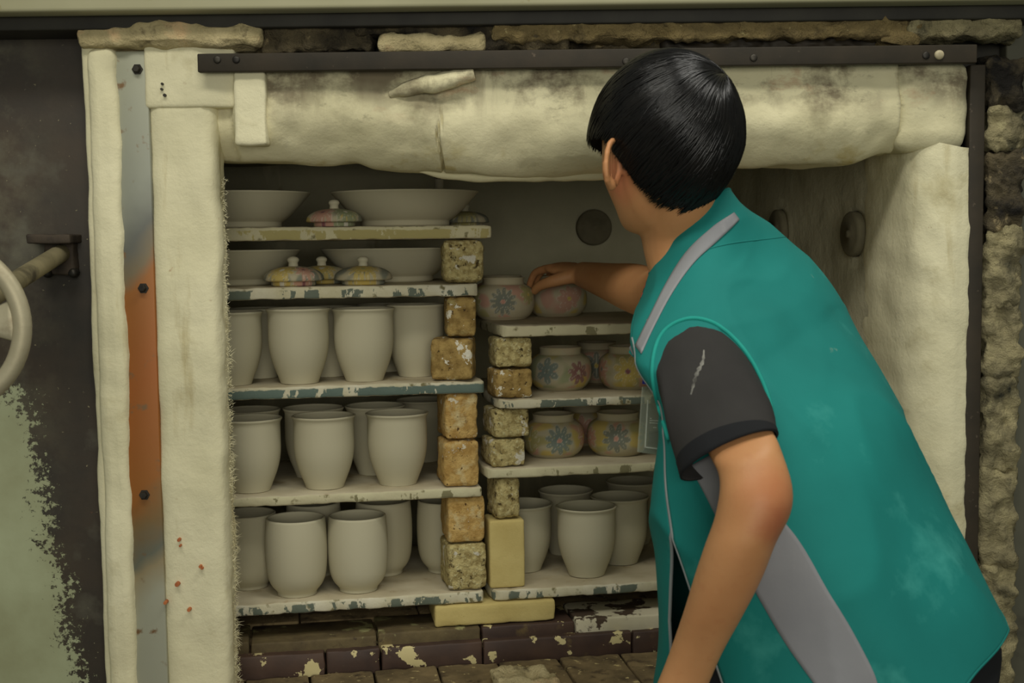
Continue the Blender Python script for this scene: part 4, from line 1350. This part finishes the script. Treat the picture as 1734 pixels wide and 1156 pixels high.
wl = wy(1147, 1178, 1.507)
dl = (wy(1168, 1131, 1.55) - wy(1232, 985, 1.515)).normalized()
dl = (dl + V((-.12, .05, 0))).normalized()
skin.append(hand(wl, dl, V((.35, -.9, .1)), V((-1, .2, 0)), [(.35, .45, .3), (.4, .5, .3), (.45, .55, .35), (.5, .6, .4)], .05, .35))
# right arm, reaching past the far side into the chamber
wrR = wy(992, 466, 2.56)
sR = wy(1205, 440, 1.98); eR = wy(1112, 492, 2.24)
eR = eR + V((0, 0, -.006))
skin.append(tube([sR + V((.02, -.02, .01)), sR, sR * .55 + eR * .45, eR, eR * .72 + wrR * .28, eR * .4 + wrR * .6, wrR, wrR + (wrR - eR).normalized() * .02],
                 [.056, .054, .048, .043, .0445, .036, .0265, .025], 26, 44))
dR = (JH + V((.0, -.012, .112)) - wrR); dR = (dR.normalized() + V((-.25, -.05, .02))).normalized()
skin.append(hand(wrR, dR, V((.25, -.45, .85)), V((-.3, -.8, -.3)), [(.35, .55, .4), (.30, .50, .4), (.32, .5, .4), (.40, .55, .4)], .08, .45, 1.0))
me = mesh('body', *merge(skin), M['skin']); recalc(me)
tmp = bpy.data.objects.new('tmp', me); COL.objects.link(tmp)
rm = tmp.modifiers.new('r', 'REMESH'); rm.mode = 'VOXEL'; rm.voxel_size = .0032; rm.use_smooth_shade = True
sm_ = tmp.modifiers.new('s', 'SMOOTH'); sm_.factor = .5; sm_.iterations = 6
dg = bpy.context.evaluated_depsgraph_get(); bme = bpy.data.meshes.new_from_object(tmp.evaluated_get(dg))
bpy.data.objects.remove(tmp)
bme.polygons.foreach_set('use_smooth', [True] * len(bme.polygons)); bme.name = 'body'
body = put('body', bme, person)
for s in (1, -1):
    c = hw_((s * .031, .0775, -.012))
    e = put('eye', mesh('eye', *shift(lathe([(0, -.0115)] + [(.0115 * cos(a), .0115 * sin(a)) for a in [(-80 + 20 * k) * pi / 180 for k in range(9)]] + [(0, .0115)], 20), c), M['eye']), person)
    put('iris', mesh('iris', *shift(lathe([(0, -.006)] + [(.006 * cos(a), .006 * sin(a)) for a in [(-80 + 20 * k) * pi / 180 for k in range(9)]] + [(0, .006)], 14), hw_((s * .031, .0845, -.012))), M['iris']), e)
hb_v = BVHTree.FromPolygons([tuple(v) for v in skin[0][0]], skin[0][1])
lp = []
for k in range(11):
    x = -.022 + .044 * k / 10; h = hb_v.ray_cast(hw_((x, .2, -.078 + .002 * cos(x * 160))), -Fh); lp.append((h[0] or hw_((x, .08, -.078))) - Fh * .002)
pput('lips', tube(lp, [.002, .004, .005, .0055, .005, .0052, .005, .0055, .005, .004, .002], 8), M['lip'])

# ---- hair ------------------------------------------------------------------


def hair_rim(az):
    """height (head frame) of the lower edge of the hair; az 0 = front, pi/2 = left, pi = back"""
    a = (az + pi) % (2 * pi) - pi; right = a < 0; a = abs(a)
    if right: return lerp_tab([(0, .012), (.6, .006), (1.15, -.03), (1.45, -.075), (1.75, -.105), (2.05, -.112), (2.5, -.116), (pi, -.120)], a)
    return lerp_tab([(0, .012), (.6, .008), (1.15, -.004), (1.45, -.016), (1.72, -.055), (1.95, -.092), (2.2, -.108), (2.6, -.112), (pi, -.112)], a)


def hair_r(d):
    """outer radius of the hair in direction d (head frame)"""
    x, y, z = d
    ax = .0955 if x > 0 else .103; ay_ = .117 if y > 0 else .124; az_ = .122 if z > 0 else .150
    r = 1 / sqrt((x / ax) ** 2 + (y / ay_) ** 2 + (z / az_) ** 2)
    low = max(0, -z - .15)
    return r * (1 - .22 * low ** 1.1 * (1 if y < .2 else .4))


def hair_pt(az, t, k=1.0):
    # direction from zenith down to the rim at azimuth az
    zr = hair_rim(az); cx, cy = sin(az), cos(az)
    lo, hi = .02, pi * .80
    for _ in range(24):
        mi = (lo + hi) / 2; d = V((cx * sin(mi), cy * sin(mi), cos(mi)))
        if (d * hair_r(d)).z > zr: lo = mi
        else: hi = mi
    ph = lo * t; d = V((cx * sin(ph), cy * sin(ph), cos(ph)))
    return d * hair_r(d) * k


vs = []; nu = 96
for t, k in [(j / 20, .965) for j in range(1, 21)] + [(1.0, .93), (.99, .86), (.95, .80), (.86, .74)]:
    for i in range(nu):
        az = 2 * pi * i / nu
        vs.append(hw_(hair_pt(az, t, k)))
fs = grid_faces(nu, 24, True); vs.append(hw_((0, 0, .121 * .965))); fs += [(len(vs) - 1, (i + 1) % nu, i) for i in range(nu)]
hair = pput('hair', (vs, fs), M['hair_base'], label='black glossy bowl-cut hair')
WH = V((-.22, -.80, .50)).normalized()            # crown whorl
t1_ = WH.cross(V((0, 0, 1))).normalized(); t2_ = WH.cross(t1_)
rng = random.Random(3)
svs, sfs = [], []
for sidx in range(5200):
    a = rng.uniform(0, 2 * pi); beta0 = (rng.random() ** .8) * 1.5 if sidx % 3 else rng.uniform(0, .5)
    lift = rng.uniform(.955, 1.012); wob = rng.uniform(-.25, .25); wd = rng.uniform(.0007, .0015)
    pts = []; beta = beta0; stop = False
    ln = rng.uniform(.9, 1.9)
    for k in range(15):
        b = beta0 + ln * k / 14
        aa = a + wob * (k / 14) ** 2 + .5 * (1 - min(1, b / .7)) * .6
        d = (WH * cos(b) + (t1_ * cos(aa) + t2_ * sin(aa)) * sin(b)).normalized()
        if b > 2.75: break
        az = atan2(d.x, d.y); r = hair_r(d)
        p = d * r * (lift + .004 * sin(b * 7 + sidx)) * (1 + .012 * (b < .25) * (1 - b / .25))
        zr = hair_rim(az) + rng.uniform(-.004, .004)
        if p.z < zr:
            if pts:
                q = pts[-1]; tt = (q.z - zr) / max(1e-6, q.z - p.z)
                if 0 < tt < 1: pts.append(q + (p - q) * tt)
            break
        pts.append(p)
    if len(pts) < 4: continue
    pts = [hw_(p) for p in pts]; n = len(pts)
    base = len(svs)
    for i, p in enumerate(pts):
        d = (pts[min(i + 1, n - 1)] - pts[max(i - 1, 0)]).normalized(); o = (p - HC).normalized(); sd = d.cross(o).normalized()
        w_ = wd * (.35 + .65 * min(1, i / 3)) * (1 if i < n - 2 else (.7 if i == n - 2 else .2))
        svs += [p + sd * w_, p + o * w_ * .8, p - sd * w_]
    for i in range(n - 1):
        q = base + 3 * i
        sfs += [(q, q + 3, q + 4, q + 1), (q + 1, q + 4, q + 5, q + 2)]
o = pput('hair_strands', (svs, sfs), M['hair'], hair, fix=False); o['kind'] = 'stuff'

# ---- t-shirt ----------------------------------------------------------------
AH = [(1110, 660), (1106, 615), (1118, 572), (1142, 549), (1176, 540), (1216, 552), (1256, 588), (1288, 640), (1306, 696), (1298, 735), (1262, 775), (1215, 795), (1170, 790), (1134, 745), (1110, 660)]
ah = [hit(a, b, -.004) for a, b in smooth_poly(AH, 49)][:48]
hA, hB = wy(1153, 804, 1.505), wy(1318, 738, 1.49)
hcn, hmaj = (hA + hB) / 2, (hB - hA) / 2; hmin = V((0, -.043, .027))
hem = []
for k in range(48):
    t = pi - 2 * pi * (k - 3) / 48
    hem.append(hcn + hmaj * cos(t) + hmin * sin(t))
rings = []
for i in range(40):
    t = i / 39; r = []
    for k in range(48):
        p = ah[k] * (1 - t) + hem[k] * t
        bl = sin(pi * t ** .8) * (.022 if k < 26 else .006)
        p = p + V((-.15, -.8, .25)) * bl
        r.append(p + V((.3, -1, .2)) * (nz(p, 14, .006, 4) + nz((p.x * 1.5 + p.z, p.y, p.z * .4), 26, .004, 1)) * min(1, t * 5) * (1 - .5 * t))
    rings.append(r)
back = [[c0 + (p - c0) * .96 for p in r] for r in rings[::-1] for c0 in [sum(r, V((0, 0, 0))) / 48]]
print('DEPTH', [(round(hit(a, b).y, 3)) for a, b in ((1110, 660), (1176, 540), (1306, 696), (1215, 795), (1320, 850), (1300, 760), (1250, 1000), (1180, 1120))])
shirt = empty('tshirt', person.location, None, None); shirt.parent = person; shirt.matrix_parent_inverse = Matrix.Translation(person.location).inverted(); shirt.location = person.location
body_rings = [[ring_pt(g, 2 * pi * k / 48, (.93 if i < 1 else max(.76, .93 - .06 * i))) for k in range(48)] for i, g in enumerate(geo[0:NR - 26:5])]
g0 = geo[0]
low = []
for dz, k in ((-.055, .95), (-.03, .96)):
    low.append([ring_pt(g0, 2 * pi * i / 48, k) + V((.012, 0, dz)) for i in range(48)])
tsh = loft(low + body_rings, False, False)
pput('shirt_trunk', tsh, M['shirt_hem'], shirt)
sv = loft(rings + back[:30], False, False)
sleeve = pput('sleeve', sv, M['shirt'], shirt, label='charcoal short sleeve')
# hem band of the sleeve
hb = []
for i in range(34, 40):
    r = rings[i]; c = sum(r, V((0, 0, 0))) / 48; hb.append([c + (p - c) * 1.012 for p in r])
hb.append([p + (c - p) * .03 - V((0, 0, .001)) for p in rings[39] for c in [sum(rings[39], V((0, 0, 0))) / 48]])
pput('sleeve_hem', loft(hb, False, False), M['shirt_hem'], shirt)
# far sleeve
pput('sleeve', tube([sR + V((.03, -.03, .012)), sR + V((0, 0, -.002)), sR * .68 + eR * .32], [.066, .066, .062], 24, 14), M['shirt'], shirt)
# armhole binding of the vest follows where the sleeve leaves it
drape_tube('armhole_binding', [(1134, 745), (1110, 660), (1106, 615), (1118, 572), (1142, 549), (1176, 540), (1216, 552), (1256, 588), (1288, 640), (1306, 696), (1300, 735)], .0028, M['binding'], 80, .0015)

# ---- trousers and shoes ------------------------------------------------------
hipc = geo[0][0] + V((.0, 0, -.03))
hipL = hipc + SH * .085 + V((0, 0, -.03)); hipR = hipc - SH * .085 + V((0, 0, -.03))
fL = V((hipL.x - .06, hipL.y - .02, .08)); fR = V((hipR.x + .02, hipR.y + .02, .08))
kL = (hipL + fL) / 2 + SHN * .07; kR = (hipR + fR) / 2 + SHN * .07
tro = []
rg = []
for dz, k in ((.05, .80), (0, .84), (-.05, .82), (-.11, .74)):
    rg.append([ring_pt((g0[0] + V((.012, 0, 0)), g0[1] * .92, min(g0[2], .155), g0[3] * .6), 2 * pi * i / 36, k) + V((0, 0, dz)) for i in range(36)])
tro.append(loft(rg))
for h, k, f in ((hipL, kL, fL), (hipR, kR, fR)):
    tro.append(tube([h + V((0, 0, .03)), h + V((0, 0, -.06)), h * .5 + k * .5, k, k * .5 + f * .5, f], [.085, .092, .085, .068, .066, .062], 24, 30))
pput('trousers', merge(tro), M['trousers'])
for f in (fL, fR):
    c = f + SHN * .055; c.z = .0
    rr = []
    for z, kx, ky in ((.001, .13, .046), (.012, .135, .049), (.035, .13, .047), (.06, .09, .042), (.10, .05, .038)):
        off = SHN * (-.01 - (.045 if z > .05 else 0))
        rr.append([c + off + SHN * (kx * cos(a)) + SH * (ky * sin(a)) + V((0, 0, z)) for a in [2 * pi * k / 28 for k in range(28)]])
    pput('shoe', loft(rr), M['shoe'])

# ---- lapel flap and chalk smear
def sheet(name, px, m, parent, th, label=None):
    vs = [wy(*q) for q in px]; n = len(vs); c = sum(vs, V((0, 0, 0))) / n; nn = (vs[1] - vs[0]).cross(vs[2] - vs[0]).normalized() * th
    v = [p + nn for p in vs] + [p - nn for p in vs]
    f = [tuple(range(n)), tuple(range(2 * n - 1, n - 1, -1))] + [(i, (i + 1) % n, n + (i + 1) % n, n + i) for i in range(n)]
    return pput(name, (v, f), m, parent, label, smooth=False)


sheet('lapel', [(1096, 545, 1.70), (1070, 586, 1.735), (1066, 597, 1.735), (1093, 625, 1.72), (1110, 600, 1.69)], M['vest'], vest, .0012)
sheet('lapel_edge', [(1100, 538, 1.695), (1092, 546, 1.70), (1066, 590, 1.733), (1071, 600, 1.73), (1088, 578, 1.705), (1104, 546, 1.69)], M['vest_grey'], vest, .0016)
sb = BVHTree.FromPolygons([tuple(v) for v in sv[0]], sv[1])
sm_v = []
for k, (x, y) in enumerate(smooth_poly([(1192, 592), (1190, 612), (1181, 630), (1174, 652), (1170, 668)], 24)):
    wd_ = (1.0 + 3.2 * sin(pi * min(1, k / 23)) * (.6 + .4 * sin(k * 2.1)))
    for q in (-wd_, wd_):
        h = sb.ray_cast(EYE, ray(x + q, y + q * .3).normalized()); sm_v.append((h[0] or wy(x, y, 1.5)) - ray(x, y).normalized() * .0008)
pput('chalk_smear', (sm_v, grid_faces(2, 24)), M['chalk'], sleeve)

# ---- badge -------------------------------------------------------------------
bc = wy(1107, 712, 1.735)
badge = empty('id_badge', bc, 'clear plastic badge holder hanging on a cord at the front of the teal vest', 'badge')
c4 = [wy(1088, 655, 1.72), wy(1128, 652, 1.745), wy(1127, 772, 1.74), wy(1080, 765, 1.715)]
nrm = (c4[1] - c4[0]).cross(c4[3] - c4[0]).normalized(); nrm = nrm if nrm.y < 0 else -nrm


def quad(c, th, rows=1): return [p + nrm * th for p in c] + [p - nrm * th for p in c], [(0, 1, 2, 3), (7, 6, 5, 4), (0, 4, 5, 1), (1, 5, 6, 2), (2, 6, 7, 3), (3, 7, 4, 0)]


def inset(c, a0, a1, b0, b1):
    f = lambda a, b: (c[0] * (1 - a) + c[1] * a) * (1 - b) + (c[3] * (1 - a) + c[2] * a) * b
    return [f(a0, b0), f(a1, b0), f(a1, b1), f(a0, b1)]


o = put('holder', mesh('holder', *quad(c4, .0012), M['plastic'], False), badge)
E_ = [inset(c4, .20, .24, .20, .92), inset(c4, .20, .98, .90, .92)] + [inset(c4, a, b_, y, y + .012) for a, b_, y in ((.34, .66, .50), (.34, .72, .535), (.48, .6, .60), (.34, .40, .47))]
put('printed_lines', mesh('printed_lines', *merge([quad([p + nrm * .0018 for p in e], .0002) for e in E_]), M['print'], False), badge)
put('clip', mesh('clip', *quad([wy(1092, 625, 1.725), wy(1101, 628, 1.728), wy(1102, 652, 1.728), wy(1090, 650, 1.724)], .003), M['clip_blue'], False), badge)
ln_ = [wy(1108, 450, 1.86), wy(1100, 470, 1.84), wy(1091, 495, 1.82), wy(1083, 520, 1.80), wy(1078, 548, 1.78), wy(1082, 585, 1.75), wy(1096, 630, 1.727)]
put('cord', mesh('cord', *tube(ln_, .0028, 8, 40), M['lanyard']), badge)
